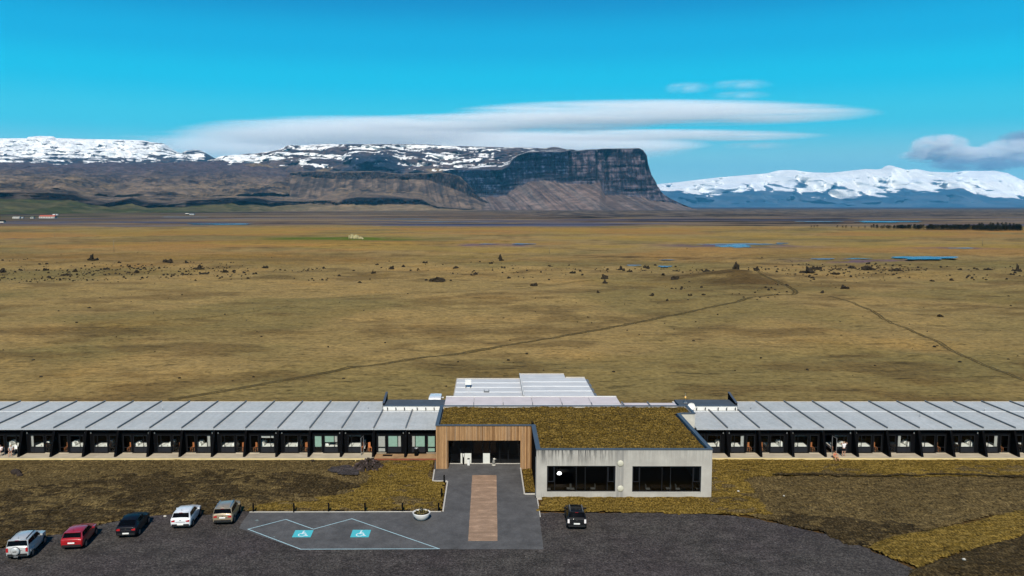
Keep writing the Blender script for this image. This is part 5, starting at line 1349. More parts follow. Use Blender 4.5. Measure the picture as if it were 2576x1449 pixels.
# ================================================================== SMALL THINGS AT THE ENTRANCE
bpos = [(637.5, 1288), (739.4, 1288), (827, 1287.5), (918.4, 1287), (1012.6, 1287), (1103.5, 1286.5), (1111, 1249.6), (1117.4, 1215)]
blab = ['black post nearest the tan car at the left end of the paving', 'second black post from the left along the lawn edge', 'third black post from the left along the lawn edge', 'fourth black post from the left, above the right parking symbol', 'black post just left of the white flower bowl', 'black post at the lawn corner right of the flower bowl', 'middle black post on the lawn edge beside the brick path', 'black post nearest the timber entrance on the lawn edge']
proto = None
for (px, py), lb in zip(bpos, blab):
    x, y = P(px, py, .08)
    if proto is None:
        proto = empty('bollard', (x, y, .06), 0, lb, 'bollard', 'black posts along the lawn edge')
        cyl('post', 0, 0, 0, .84, .085, .085, 'bollard', proto, 12); lathe('cap', [(.086, 0), (.075, .03), (.03, .05)], 'bollard', proto, (0, 0, .841), 12)
    else: copy_tree(proto, (x, y, .06), 0, label=lb)
px_, py_ = P(1060.3, 1307, .08)
t = topthing('flower_bowl', (px_, py_, .08), 'white round flower bowl on the grey paving with small plants', 'planter')
lathe('bowl', [(.28, 0), (.42, .05), (.62, .22), (.76, .45), (.82, .66), (.83, .72), (.77, .72), (.74, .6)], 'white', t, seg=28)
lathe('soil', [(.74, .60), (.30, .66), (.02, .67)], 'soil', t, seg=20)
def leaves(name, n, R, z0, h, mat, par, seed, sz=.09):
    r = random.Random(seed); v = []; f = []
    for i in range(n):
        a = r.uniform(0, 6.283); q = R*math.sqrt(r.random()); x, y = q*math.cos(a), q*math.sin(a); z = z0+h*r.random()**1.3*(1-q/R*.5)
        d = Vector((r.uniform(-1, 1), r.uniform(-1, 1), r.uniform(.1, 1.2))).normalized(); s = sz*r.uniform(.5, 1.2)
        n_ = d.cross(Vector((r.uniform(-1, 1), r.uniform(-1, 1), .3))).normalized()
        p = Vector((x, y, z)); k = len(v)
        v += [tuple(p), tuple(p+d*s+n_*s*.35), tuple(p+d*s*2), tuple(p+d*s-n_*s*.35)]; f.append((k, k+1, k+2, k+3))
    o = meshobj(name, v, f, mat, par); o['kind'] = 'stuff'; return o
leaves('foliage', 260, .66, .62, .22, 'leaf_dark', t, 3)
leaves('flowers', 110, .6, .7, .14, 'flower', t, 4, .06)
for k, (qx, qy, hh) in enumerate(((-.1, .1, .55), (.12, -.05, .42), (0, .3, .5))):
    cyl('stem', qx, qy, .64, .66+hh, .02, .006, 'leaf_dark', t, 6)
leaves('foliage', 60, .14, 1.0, .26, 'leaf_dark', t, 5, .08)
# white box bin, pillar, statue, black bin
x, y = gx(828), YG-.55
t = topthing('ash_bin', (x, y, .087), 'small white square bin with dark top before the pale entrance panel', 'bin')
box('body', -.13, .13, -.13, .13, 0, .68, 'white', t); box('lid', -.135, .135, -.135, .135, .682, .74, 'bollard', t)
t = topthing('umbrella_stand', (gx(678), YG-.32, .087), 'slim black stand with white handle left of the square bin', 'stand')
cyl('tube', 0, 0, 0, .85, .085, .085, 'bollard', t, 10); cyl('handle', 0, -.02, .7, 1.25, .05, .06, 'white', t, 8)
# bird-like troll sculpture
t = topthing('sculpture', (gx(1560), YG-.62, .087), 'small grey-white bird sculpture on a stone base by the entrance', 'sculpture')
lathe('base', [(.22, 0), (.24, .04), (.18, .09), (.1, .11)], 'stonewhite', t, seg=10)
lathe('body', [(.10, .1), (.15, .22), (.17, .36), (.13, .52), (.07, .62)], 'sculpt', t, seg=12)
bm = bmesh.new(); bmesh.ops.create_icosphere(bm, subdivisions=2, radius=.14)
for v in bm.verts: v.co = Vector((v.co.x*1.1+.06, v.co.y, v.co.z*.8+.72))
bmobj('head', bm, 'stonewhite', t, True)
meshobj('beak', [(.18, -.04, .70), (.18, .04, .70), (.18, 0, .77), (.34, 0, .68)], [(0, 1, 2), (0, 3, 1), (1, 3, 2), (2, 3, 0)], 'sculpt', t)
x, y = P(1047.5, 1146, ZD-.08)
t = topthing('waste_bin', (x, y, ZD-.08), 'black round waste bin with grey top on the short deck', 'bin')
cyl('body', 0, 0, 0, .85, .24, .25, 'bollard', t, 16); lathe('lid', [(.26, .852), (.2, .95), (.08, 1.0)], 'metal', t, seg=16)
t = topthing('door_mat', (XA(975, 1143, 93.3), 93.35, ZD-.079), 'dark mat on the short deck before the second curtained door', 'mat')
box('mat', -.55, .55, -.3, .3, 0, .02, 'bollard', t)

# ================================================================== STONE PILE
def stone_mesh(name, seed, s=1.0):
    r = random.Random(seed); bm = bmesh.new(); bmesh.ops.create_icosphere(bm, subdivisions=1, radius=1.0)
    for v in bm.verts:
        v.co *= r.uniform(.72, 1.15); v.co.z *= .72
    me = bpy.data.meshes.new(name); bm.to_mesh(me); bm.free(); return me
MT['lava'] = simple('dark_lava_rock', (.032, .024, .020), .95, .1, var=.5, scale=5, bump=.4)
MT['lava_grey'] = simple('purple_grey_stone', (.075, .055, .052), .95, .1, var=.5, scale=5, bump=.4)
sm = [stone_mesh('stone', 100+i) for i in range(6)]
for me in sm[:4]: me.materials.append(MT['lava'])
for me in sm[4:]: me.materials.append(MT['lava_grey'])
cx_, cyy = P(927, 1178)
pile = empty('stone_pile', (cx_, cyy, 0), 0, 'heap of dark lava stones on the lawn left of the entrance', 'stone pile')
r = random.Random(5)
for i in range(210):
    a = r.uniform(0, 6.283); q = math.sqrt(r.random()); x = 1.75*q*math.cos(a); y = 1.5*q*math.sin(a)
    top = .95*(1-q**1.6)*(1+.25*math.sin(3*a)); z = top*r.uniform(.55, 1.0)
    o = bpy.data.objects.new('stone', sm[r.randrange(6)]); COL.objects.link(o); o.parent = pile
    s = r.uniform(.12, .24)*(1.15-.3*q); o.location = (x, y, max(z, .08)); o.scale = (s*1.3, s, s); o.rotation_euler = (r.uniform(0, 3), r.uniform(0, 3), r.uniform(0, 6))
for i in range(26):
    x, y = r.uniform(-3.0, -1.2), r.uniform(-1.5, .4); o = bpy.data.objects.new('stone', sm[r.randrange(6)]); COL.objects.link(o); o.parent = pile
    s = r.uniform(.06, .14); o.location = (x, y, s*.4+.1); o.scale = (s*1.3, s, s); o.rotation_euler = (r.uniform(0, 3), r.uniform(0, 3), r.uniform(0, 6))
hummocks('gravel_patch', PP([(830, 1178), (880, 1171), (905, 1186), (900, 1199), (850, 1199), (822, 1190)]), .2, .06, .19, 'gravel', 1, 61, rag=.5, edge=.2)
# lone boulders on the near grass
for (px, py, s, lb) in ((40, 1193, .55, 'small dark boulder with tuft in the grass at the far left'), (50, 1199, .35, 'smaller dark stone right beside the far left boulder'), (787, 1156+7, .22, 'single dark stone in the grass below the open glass door'), (415, 1304, .13, 'pale stone in the grass between the black and white cars'), (180, 1360, .13, 'pale stone at the gravel edge left of the red car'), (1857, 1240, .12, 'pale stone in the turf right of the concrete hall'), (1972, 1252, .11, 'pale stone in the brown grass at lower right'), (2425, 1413, .14, 'pale stone in the dark grass at the bottom right')):
    x, y = P(px, py); me = stone_mesh('boulder', int(px)); me.materials.append(MT['lava' if 'dark' in lb.split(' in ')[0] else 'stonewhite'])
    o = bpy.data.objects.new('boulder', me); COL.objects.link(o); o.location = (x, y, .2 if s < .2 else .22); o.scale = (s*1.3, s, s); setp(o, lb, 'boulder', 'loose stones near the hotel')

# ================================================================== LAVA OUTCROPS ON THE MOOR
def outcrop_mesh(seed, peaks=3, subdiv=3):
    r = random.Random(seed); bm = bmesh.new(); bmesh.ops.create_icosphere(bm, subdivisions=subdiv, radius=1.0)
    off = r.uniform(0, 99)
    P_ = np.array([v.co[:] for v in bm.verts])
    n = fbm(P_[:, 0]*1.7+off, P_[:, 1]*1.7+P_[:, 2]*2.1, seed % 50, 4); n2 = fbm(P_[:, 0]*4+off, P_[:, 2]*4+P_[:, 1]*3, seed % 37, 3)
    for v, a, b in zip(bm.verts, n, n2):
        k = .02+1.5*a**1.3+1.3*abs(b-.5); v.co *= k
        if v.co.z < -.1: v.co.z = -.1
        v.co.z *= .7+1.1*b
    me = bpy.data.meshes.new('lava_rock'); bm.to_mesh(me); bm.free(); me.materials.append(MT['lava_far']); return me
MT['lava_far'] = simple('moor_lava_rock', (.026, .020, .013), .95, .08, var=.6, scale=2.0, bump=.5)
om = [outcrop_mesh(200+i) for i in range(9)]
big = [(1850, 697, 19, 21, 'tall pointed lava cairn on the grassy hump where the path ends'),
       (232, 658, 26, 12, 'lava crag with several knobs left of the middle moor'), (420, 663, 28, 12, 'dark lava ridge at the left end of a grassy mound'), (268, 677, 16, 9, 'dark lava rock below and right of the knobby crag'),
       (342, 684, 14, 10, 'pointed dark rock below the dark lava ridge'), (188, 682, 12, 12, 'upright pointed rock at the left side of the moor'), (115, 681, 18, 9, 'low dark rock pair near the left edge'), (5, 688, 22, 12, 'dark rock cut by the left edge of the picture'),
       (163, 693, 22, 7, 'flat dark rock in the lower row at the left'), (470, 666, 10, 6, 'small dark rock at the right end of the grassy mound'), (500, 680, 22, 9, 'broken dark rock right of the grassy mound'), (565, 685, 18, 9, 'dark rock with flat shadowed side left of centre'),
       (515, 690, 26, 6, 'long low rock below the broken dark rock'), (665, 676, 18, 8, 'dark rock on the small ridge above the middle path'), (641, 692, 14, 7, 'small dark rock at the foot of the small ridge'), (300, 664, 10, 6, 'small rock between the two big left crags'),
       (325, 671, 9, 8, 'narrow dark rock left of the dark ridge'), (1095, 707, 44, 14, 'wide rocky knoll with dark rocks in the middle of the moor'), (1261, 657, 16, 12, 'dark rock on the low hill in the middle'), (1257, 648, 10, 8, 'small rock topping the low hill in the middle'),
       (1147, 679, 14, 8, 'dark rock left below the middle hill'), (1196, 692, 16, 9, 'dark rock directly below the middle hill'), (1068, 665, 14, 6, 'flat dark rock left of the middle hill'), (1235, 674, 14, 7, 'rock just under the middle hill top'),
       (1280, 698, 12, 7, 'small rock right below the middle hill'), (1343, 716, 22, 9, 'dark rocks beside the middle track'), (1519, 703, 24, 14, 'pair of dark rocks stacked right of centre'), (1522, 711, 16, 8, 'lower stone of the dark pair right of centre'),
       (1560, 682, 14, 8, 'dark rock above the stacked pair'), (1585, 689, 12, 8, 'small rock right of the stacked pair'), (1440, 691, 18, 9, 'rock cluster left of the stacked pair'), (1625, 676, 16, 10, 'dark rock beside the small pale pond'),
       (1700, 704, 30, 11, 'long dark rock left of the cairn hump'), (1668, 696, 14, 7, 'small rock below the small pale pond'), (1700, 681, 18, 6, 'flat rock on the pale pond shore'), (1780, 694, 16, 9, 'dark rock just left of the cairn'),
       (1903, 679, 14, 9, 'rock right beside the cairn hump'), (2030, 686, 42, 12, 'wide dark lava crag right of the cairn'), (2055, 679, 26, 12, 'tall lava crag behind the wide dark crag'), (2100, 690, 22, 9, 'broken crag at the right end of the wide dark crag'),
       (2185, 681, 34, 14, 'bushy dark crag on the right moor'), (2145, 671, 20, 10, 'dark crag left above the bushy crag'), (2184, 663, 16, 7, 'small crag above the bushy crag'), (2255, 683, 26, 9, 'rock group right of the bushy crag'),
       (2126, 727, 22, 11, 'lone pyramid rock below the crags at the right'), (2068, 736, 9, 6, 'small round rock beside the trail junction'), (2560, 683, 22, 15, 'pointed dark rock near the right edge of the moor'), (2548, 692, 14, 6, 'low rock left of the pointed rock near the right edge'),
       (2345, 702, 12, 6, 'small rock on the right moor'), (2395, 700, 14, 7, 'dark rock on the right moor left of the trio'), (2310, 685, 14, 5, 'small flat rock above the right moor'), (2415, 682, 12, 8, 'dark rock left of the small right trio'),
       (2460, 680, 14, 8, 'middle rock of the small right trio'), (2490, 682, 18, 8, 'right rock of the small right trio'), (1640, 744, 16, 6, 'small dark rock below the cairn hump'), (1505, 738, 10, 5, 'small dark rock right under the middle track'),
       (224, 773, 8, 5, 'small black stone alone on the left moor'), (2365, 796, 20, 8, 'dark tuft-like rock alone on the lower right moor'), (1737, 744, 12, 6, 'small rock below and left of the cairn'), (1770, 743, 14, 5, 'low rock below the cairn'),
       (905, 712, 16, 6, 'low rock left of the rocky knoll'), (940, 690, 12, 8, 'small rock above and left of the rocky knoll'), (985, 676, 18, 9, 'dark rock group left of the middle hill'), (1015, 672, 10, 6, 'tiny rock beside the dark rock group')]
cair = None
for i, (px, pb, w, h, lb) in enumerate(big):
    x, y = P(px, pb); s = w/2/FOC*y; hh = h/FOC*y
    o = bpy.data.objects.new('lava_rock', om[i % 9] if i else outcrop_mesh(333)); COL.objects.link(o)
    o.location = (x, y, gz(x, y)-.1*hh); o.scale = (s*1.05, s*.9, hh*.72); o.rotation_euler = (0, 0, i*1.3)
    setp(o, lb, 'lava rock', 'lava rocks scattered over the moor')
    if i == 0:
        o.scale = (s*1.1, s*.9, hh*.7)
        for k, (dz, q) in enumerate(((.55, .55), (.85, .36), (1.1, .22))):
            c = bpy.data.objects.new('upper_stone', om[k]); COL.objects.link(c); c.parent = o
            c.location = (.05*k, 0, dz*1.0); c.scale = (q, q, q)
# the countless smaller stones of the band, one scattered mass
r = random.Random(77); V = []; F = []
def small_stone(x, y, s, h):
    k = len(V); z = gz(x, y); n = 6
    pts = [(x+s*math.cos(a)*r.uniform(.6, 1.2), y+s*math.sin(a)*r.uniform(.6, 1.2), z-.1) for a in [2*math.pi*i/n+r.uniform(-.2, .2) for i in range(n)]]
    mid = [(p[0]*.75+x*.25, p[1]*.75+y*.25, z+h*r.uniform(.45, .9)) for p in pts]
    V.extend(pts+mid+[(x+r.uniform(-.3, .3)*s, y, z+h)])
    for i in range(n):
        j = (i+1) % n; F.append((k+i, k+j, k+n+j, k+n+i)); F.append((k+n+i, k+n+j, k+2*n))
cl = [(r.uniform(-40, 2616), r.gauss(683, 12)) for _ in range(130)] + [(r.uniform(0, 620), r.gauss(682, 12)) for _ in range(75)] + [(r.uniform(1900, 2330), r.gauss(679, 8)) for _ in range(50)] + [(r.uniform(1660, 2000), r.gauss(735, 10)) for _ in range(8)]
for px, py in cl:
    if not 640 < py < 760: continue
    x0, y0 = P(px, py)
    for _ in range(r.randrange(2, 11)):
        x, y = x0+r.gauss(0, 4.0), y0+r.gauss(0, 6.0); s = r.uniform(.2, .75)*r.random()**.6*1.1; small_stone(x, y, s, s*r.uniform(.7, 1.3))
for _ in range(140):
    px, py = r.uniform(-20, 2600), r.uniform(590, 980); x, y = P(px, py); s = r.uniform(.15, .45); small_stone(x, y, s, s*r.uniform(.5, .9))
o = meshobj('lava_rubble', V, F, 'lava_far'); setp(o, 'small dark lava stones strewn in a band across the moor', 'rubble', kind='stuff')

# ================================================================== RUIN, POLES, FARMS, TREES
t0x, t0y = P(896, 602)
t = topthing('ruin', (t0x, t0y, gz(t0x, t0y)), 'pale ruined stone walls in the green patch of the far moor', 'ruin')
r = random.Random(9)
for k in range(15):
    x = -6+k*.85; h = [4.4, 4.8, 3.4, 4.6, 4.9, 4.4, 4.1, 4.5, 4.8, 4.2, 2.6, 1.6, 3.0, 2.4, 1.4][k]*(.9+.2*r.random())
    me = stone_mesh('wall_stone', 400+k); me.materials.append(MT['ruin']); o = bpy.data.objects.new('wall_block', me); COL.objects.link(o); o.parent = t
    o.location = (x, r.uniform(-.8, .8), h*.4); o.scale = (.75, 1.3, h*.78)
for (px, pt, pb, lb) in ((2471, 596, 619, 'thin pale pole on the right of the far moor'), (1382, 621, 636, 'thin short pole in the middle of the far moor'), (287, 606, 637, 'thin dark pole on the left of the far moor'), (138, 586, 597, 'tiny pole near the far left river plain')):
    x, y = P(px, pb); h = (pb-pt)/FOC*y
    t = empty('marker_pole', (x, y, gz(x, y)), 0, lb, 'pole', 'poles standing on the moor'); cyl('pole', 0, 0, 0, h, .16, .10, 'pole', t, 6)
    box('crossbar', -.5, .5, -.08, .08, h*.93, h*.96, 'pole', t)
def farm(px0, px1, pyt, pyb, wall, roof, lb, windows=3):
    x, y = P((px0+px1)/2, pyb); y = min(y, 3300); x = XA((px0+px1)/2, pyb, y); w = (px1-px0)/FOC*y; h = (pyb-pyt)/FOC*y; d = max(8, w*.35)
    t = empty('farm_building', (x, y, gz(x, y)), 0, lb, 'farm building', 'farm buildings on the far plain'); hw = h*.55
    box('wall', -w/2, w/2, 0, d, -1, hw, wall, t)
    v = [(-w/2-.3, -.4, hw+.01), (w/2+.3, -.4, hw+.01), (w/2+.3, d+.4, hw+.01), (-w/2-.3, d+.4, hw+.01), (-w/2-.3, d/2, h), (w/2+.3, d/2, h)]
    meshobj('roof', v, [(0, 1, 5, 4), (2, 3, 4, 5), (0, 4, 3), (1, 2, 5), (3, 2, 1, 0)], roof, t)
    for k in range(windows):
        cx = -w/2+w*(k+.5)/windows; box('window', cx-.7, cx+.7, -.06, -.005, hw*.35, hw*.8, 'frame', t)
farm(31, 48.5, 545.5, 550, 'greywall', 'greywall', 'long white farm building at the far left of the plain')
farm(52, 57, 546, 549.5, 'greywall', 'roof', 'tiny grey shed between the white and red-roofed farm buildings', 1)
farm(76, 84, 545, 549.5, 'greywall', 'farm_green', 'small grey-green shed left of the red-roofed farm', 1)
farm(98, 137, 541, 549, 'greywall', 'farm_red', 'long red-roofed farm building on the far left plain', 6)
farm(132, 137.5, 538.5, 542, 'white', 'white', 'small white house behind the red-roofed farm', 1)
farm(140, 144, 538.5, 541.5, 'white', 'white', 'tiny white shed right of the red-roofed farm', 1)
farm(-12, 9, 554, 560, 'stonewhite', 'bollard', 'dark-roofed pale barn cut by the left edge', 1)
farm(466, 474, 536.5, 540.5, 'bollard', 'stonewhite', 'small dark shed below the brown cliffs', 1); farm(476, 488, 536.5, 540.5, 'roof', 'rib', 'small pale-gabled shed right beside the dark shed below the cliffs', 1)

MT['leaf_far'] = None
def foliage_mat(name, a, b):
    m = M(name, .9, .05); oi = m.N('ShaderNodeObjectInfo'); v = m.co('World'); n = m.noise(v, .6, 3)
    m.color(m.mix(m.ramp(n, [(.3, a), (.7, b)]), m.ramp(oi.outputs['Random'], [(0, .8), (1, 1.2)]), 1.0, 'MULTIPLY')); return m.m
MT['leaf_far'] = foliage_mat('conifer_needles', (.012, .014, .007), (.035, .036, .016)); MT['leaf_brown'] = foliage_mat('bare_birch_twigs', (.035, .024, .012), (.075, .052, .026))
def crown(seed, kind):
    r = random.Random(seed); v = []; f = []
    n = 170
    for i in range(n):
        z = r.random()**.8; 
        R = (1-z)*.42+.04 if kind == 'spruce' else .46*math.sqrt(max(0.02, 1-(2*z-.9)**2))*r.uniform(.5, 1)
        a = r.uniform(0, 6.283); q = R*math.sqrt(r.random()); p = Vector((q*math.cos(a), q*math.sin(a), .12+.88*z))
        d = Vector((math.cos(a), math.sin(a), r.uniform(-.5, .4 if kind == 'spruce' else 1))).normalized(); s = r.uniform(.06, .12); k = len(v)
        u = d.cross(Vector((0, 0, 1))).normalized()*s*.6
        v += [tuple(p-u), tuple(p+u), tuple(p+d*s*1.5+Vector((0, 0, r.uniform(-.05, .05))))]; f.append((k, k+1, k+2))
    return v, f
crowns = {}
def crown_mesh(kind, i):
    if (kind, i) not in crowns:
        v, f = crown(500+i+(50 if kind == 'birch' else 0), kind); me = bpy.data.meshes.new('crown'); me.from_pydata(v, [], f)
        me.materials.append(MT['leaf_far' if kind == 'spruce' else 'leaf_brown']); crowns[(kind, i)] = me
    return crowns[(kind, i)]
trunk_me = None
def tree(px, pt, pb, kind, lb, i):
    global trunk_me
    x, y = P(px, pb); h = (pb-pt)/FOC*y
    t = empty(kind+'_tree', (x, y, gz(x, y)), i*1.7, lb, 'tree', 'trees of the far plantation')
    o = bpy.data.objects.new('crown', crown_mesh(kind, i % 5)); COL.objects.link(o); o.parent = t; w = h if kind == 'spruce' else h*1.2; o.scale = (w, w, h)
    if trunk_me is None:
        c = cyl('trunk', 0, 0, 0, 1, 1, .5, 'trunk', t, 6); trunk_me = c.data
    else:
        c = bpy.data.objects.new('trunk', trunk_me); COL.objects.link(c); c.parent = t
    c.scale = (h*.022, h*.022, h*.55)
r = random.Random(12)
single = [(2041, 567, 573, 'birch', 'leftmost small bare tree before the far plantation'), (2048, 567, 573, 'birch', 'second small bare tree before the far plantation'), (2056, 566.5, 573, 'birch', 'third small bare tree before the far plantation'), (2106, 567, 573.5, 'birch', 'small bare tree left of the plantation hedge'), (2120, 568, 574, 'birch', 'low bare tree near the plantation start'), (2128, 567, 574, 'birch', 'rounded bare tree near the plantation start'), (2142, 568, 574, 'birch', 'small bare tree just before the plantation hedge'), (2160, 569, 574.5, 'birch', 'low bare tree touching the plantation hedge'), (2176, 568, 574.5, 'birch', 'last low bare tree before the dense plantation'), (2192, 566.5, 575, 'birch', 'dark rounded tree at the left end of the dense plantation')]
i = 0
for a in single: tree(*a, i); i += 1
tall = [(2463, 560.5, 'tall thin spruce left of the pole in the plantation'), (2469, 560, 'tall thin spruce right at the pole in the plantation'), (2491, 559.5, 'pair-topped spruce standing out of the plantation'), (2497, 561, 'spruce right of the pair-topped one'), (2509, 559, 'broad spruce in the right part of the plantation'), (2519, 560, 'spruce beside the broad one'), (2529, 559.5, 'spruce in the thick right part of the plantation'), (2539, 561, 'dark spruce near the right end of the plantation'), (2549, 562, 'low dark spruce near the right end of the plantation'), (2560, 563, 'rounded dark spruce at the right end of the plantation'), (2568, 566, 'last small spruce at the right end of the plantation')]
for px, pt, lb in tall: tree(px, pt, 581, 'spruce', lb, i); i += 1
V = []; F = []
for k in range(330):
    px = 2196+ (r.random()**.8)*372; pb = 575.3+(px-2196)/372*5.3+r.uniform(-.9, .6); x, y = P(px, pb); h = (9+ (px-2196)/372*5)*r.uniform(.75, 1.2)/FOC*y
    kind = 'birch' if r.random() < .55*(1-(px-2196)/420) else 'spruce'
    v, f = crown(900+k % 12, kind); z = gz(x, y); o0 = len(V)
    V += [(x+a*h*1.2, y+b*h*1.2, z+c*h) for a, b, c in v]; F += [(a+o0, b+o0, c+o0) for a, b, c in f]
o = meshobj('plantation', V, F, 'leaf_far'); setp(o, 'dense dark plantation of young trees at the far edge of the moor', 'woodland', kind='stuff')

# loose pale stones on the gravel, too many to count
r = random.Random(31); V = []; F = []
def pebble(x, y, z, s):
    k = len(V); pts = [(x+s*math.cos(a)*r.uniform(.7, 1.1), y+s*math.sin(a)*r.uniform(.7, 1.1), z) for a in [i*1.2566 for i in range(5)]]
    V.extend(pts+[(x+r.uniform(-.3, .3)*s, y, z+s*.8)])
    for i in range(5): F.append((k+i, k+(i+1) % 5, k+5))
for _ in range(150):
    px, py = r.uniform(0, 2250), r.uniform(1300, 1449)
    if 600 < px < 1370 and py < 1386: continue
    if px < 560 and py < 1440-px*.17: continue
    if px > 1850 and py < 1300+(px-1850)*.28: continue
    x, y = P(px, py); pebble(x, y, .06, r.uniform(.02, .05))
setp(meshobj('loose_stones', V, F, 'sculpt'), 'small pale stones strewn over the dark gravel', 'gravel stones', kind='stuff')
# ================================================================== CARS
def paint(name, c, metal=.0, rough=.35, coat=.8):
    m = M(name, rough, .5, metal); m.b.inputs['Coat Weight'].default_value = coat; m.b.inputs['Coat Roughness'].default_value = .06
    if c[0] < .01: m.b.inputs['Specular IOR Level'].default_value = .25
    v = m.co('Object'); n = m.noise(v, 2.5, 4, .6); m.color(m.mix(c, m.ramp(n, [(.3, .88), (.7, 1.08)]), 1.0, 'MULTIPLY')); return m.m
MT['p_silver'] = paint('silver_paint', (.46, .47, .47), .2); MT['p_red'] = paint('red_paint', (.30, .006, .010)); MT['p_black'] = paint('blue_black_paint', (.0025, .003, .006), 0, .5, .1)
MT['p_white'] = paint('white_car_paint', (.66, .68, .70)); MT['p_tan'] = paint('champagne_paint', (.30, .24, .16), .25); MT['p_black2'] = paint('black_paint', (.005, .005, .006), 0, .5, .12)

def car(name, label, cat, loc, rz, mat, L=4.3, W=.88, roof=1.48, belt=.98, hood=.95, kind='hatch', zb=.24, wr=.32, trunk=None, rails=False, spare=False, lamp='lamp_red', plate=True, plate_z=.72, lamps=None, emblem=True, lowplate=False, roofglass=False, group='cars parked at the edge of the gravel'):
    t = empty(name, loc, rz, label, cat, group)
    W2 = W
    if kind == 'van': S = [(0, belt, .96), (.04, belt, .98), (.18, roof-.04, .92), (.3*L, roof, .92), (.66*L, roof-.04, .90), (.84*L, hood+.10, .86), (.95*L, hood, .84), (L, hood-.28, .74)]
    elif kind == 'suv': S = [(0, belt, .90), (.06, belt+.04, .96), (.24, roof-.03, .82), (.34*L, roof, .80), (.55*L, roof-.07, .77), (.72*L, hood+.06, .84), (.93*L, hood-.02, .80), (L, hood-.25, .68)]
    elif kind == 'sedan': S = [(0, belt+.02, .84), (.10, belt+.06, .86), (.85, roof-.05, .72), (.38*L, roof, .71), (.55*L, roof-.08, .70), (.76*L, hood+.04, .82), (.93*L, hood-.04, .76), (L, hood-.22, .66)]
    else: S = [(0, belt, .86), (.10, belt+.05, .90), (.46, roof-.03, .76), (.36*L, roof, .74), (.54*L, roof-.08, .72), (.73*L, hood+.05, .82), (.93*L, hood-.04, .76), (L, hood-.24, .64)]
    wid = [.90, .985, 1.0, 1.0, 1.0, .995, .94, .78]
    botz = [zb+.14, zb+.04, zb, zb, zb, zb, zb+.03, zb+.12]
    def sec(i):
        y, zt, wt = S[i]; w = W*wid[i]; b = min(belt, zt-.05); q = botz[i]; wt = wt*w
        return [(0, q), (w*.86, q), (w*.96, q+.10), (w, (q+b)*.5+.05), (w*.975, b), (wt, zt-.045), (wt*.82, zt), (0, zt+.025)]
    secs = [sec(i) for i in range(8)]
    def Sf(u, v, side=1):
        i = min(int(u), 6); fu = u-i; j = min(int(v), 6); fv = v-j
        def pt(k):
            a, b = secs[k][j], secs[k][j+1]; return (a[0]*(1-fv)+b[0]*fv, a[1]*(1-fv)+b[1]*fv)
        p, q = pt(i), pt(i+1); y = S[i][0]*(1-fu)+S[i+1][0]*fu
        return Vector((side*(p[0]*(1-fu)+q[0]*fu), y, p[1]*(1-fu)+q[1]*fu))
    V = []; F = []; n = 14
    for k in range(8):
        ring = [(x, z) for x, z in secs[k]] + [(-x, z) for x, z in secs[k][-2:0:-1]]
        V += [(x, S[k][0], z) for x, z in ring]
    for k in range(7):
        for j in range(n): F.append((k*n+j, k*n+(j+1) % n, (k+1)*n+(j+1) % n, (k+1)*n+j))
    F.append(tuple(range(n))[::-1]); F.append(tuple(range(7*n, 8*n)))
    body = meshobj('body', V, F, mat, t, True)
    bm = bmesh.new(); bm.from_mesh(body.data); bmesh.ops.recalc_face_normals(bm, faces=bm.faces[:]); bm.to_mesh(body.data); bm.free()
    bv = body.modifiers.new('bevel', 'BEVEL'); bv.width = .035; bv.segments = 2; bv.limit_method = 'ANGLE'; bv.angle_limit = math.radians(28)
    def patch(nm, quads, mt, par=None, off=.016, both=True, nu=3, nv=3):
        for side in ((1, -1) if both else (1,)):
            v = []; f = []
            (u0, v0), (u1, v1), (u2, v2), (u3, v3) = quads
            for a in range(nu+1):
                for b in range(nv+1):
                    s, r_ = a/nu, b/nv
                    uu = (u0*(1-s)+u1*s)*(1-r_)+(u3*(1-s)+u2*s)*r_; vv = (v0*(1-s)+v1*s)*(1-r_)+(v3*(1-s)+v2*s)*r_
                    p = Sf(uu, abs(vv), side if vv >= 0 else -side)
                    e = .02; pu = Sf(min(uu+e, 6.99), abs(vv), side)-Sf(max(uu-e, 0), abs(vv), side); pv = Sf(uu, min(abs(vv)+e, 6.99), side)-Sf(uu, max(abs(vv)-e, 0), side)
                    nn = pu.cross(pv); nn = nn.normalized() if nn.length > 1e-7 else Vector((0, 0, 1))
                    c = p-Vector((0, p.y, .7)); 
                    if nn.dot(Vector((p.x, 0, p.z-.7))) < 0: nn = -nn
                    v.append(tuple(p+nn*off))
            for a in range(nu):
                for b in range(nv):
                    k = a*(nv+1)+b; f.append((k, k+1, k+nv+2, k+nv+1))
            meshobj(nm, v, f, mt, par or t, True)
    # glass
    if kind == 'van':
        rw = (1.15, 1.75)
    else: rw = (1.12, 1.88)
    def sym(nm, u0, u1, vv, mt, off=.016, k=5):
        v = []; f = []
        for a in range(4):
            u = u0+(u1-u0)*a/3
            row = [Sf(u, vv+(7-vv)*b/k*.999, 1) for b in range(k+1)]
            row = row+[Vector((-p.x, p.y, p.z)) for p in row[-2::-1]]
            dz = (Sf(min(u+.05, 6.9), 6.5)-Sf(max(u-.05, 0), 6.5)); nn = Vector((0, -dz.z, dz.y)).normalized()
            v += [tuple(p+nn*off) for p in row]
        m_ = 2*k+1
        for a in range(3):
            for b in range(m_-1): f.append((a*m_+b, a*m_+b+1, (a+1)*m_+b+1, (a+1)*m_+b))
        return meshobj(nm, v, f, mt, t, True)
    sym('rear_window', rw[0], rw[1], 5.25, 'car_glass')
    sym('windscreen', 4.12, 4.92, 5.2, 'car_glass')
    if roofglass: sym('roof_window', 2.25, 3.7, 6.15, 'car_glass', .012)
    patch('side_window', [(1.75 if kind != 'sedan' else 1.55, 4.25), (3.0, 4.2), (3.0, 4.86), (2.15, 4.86)], 'car_glass')
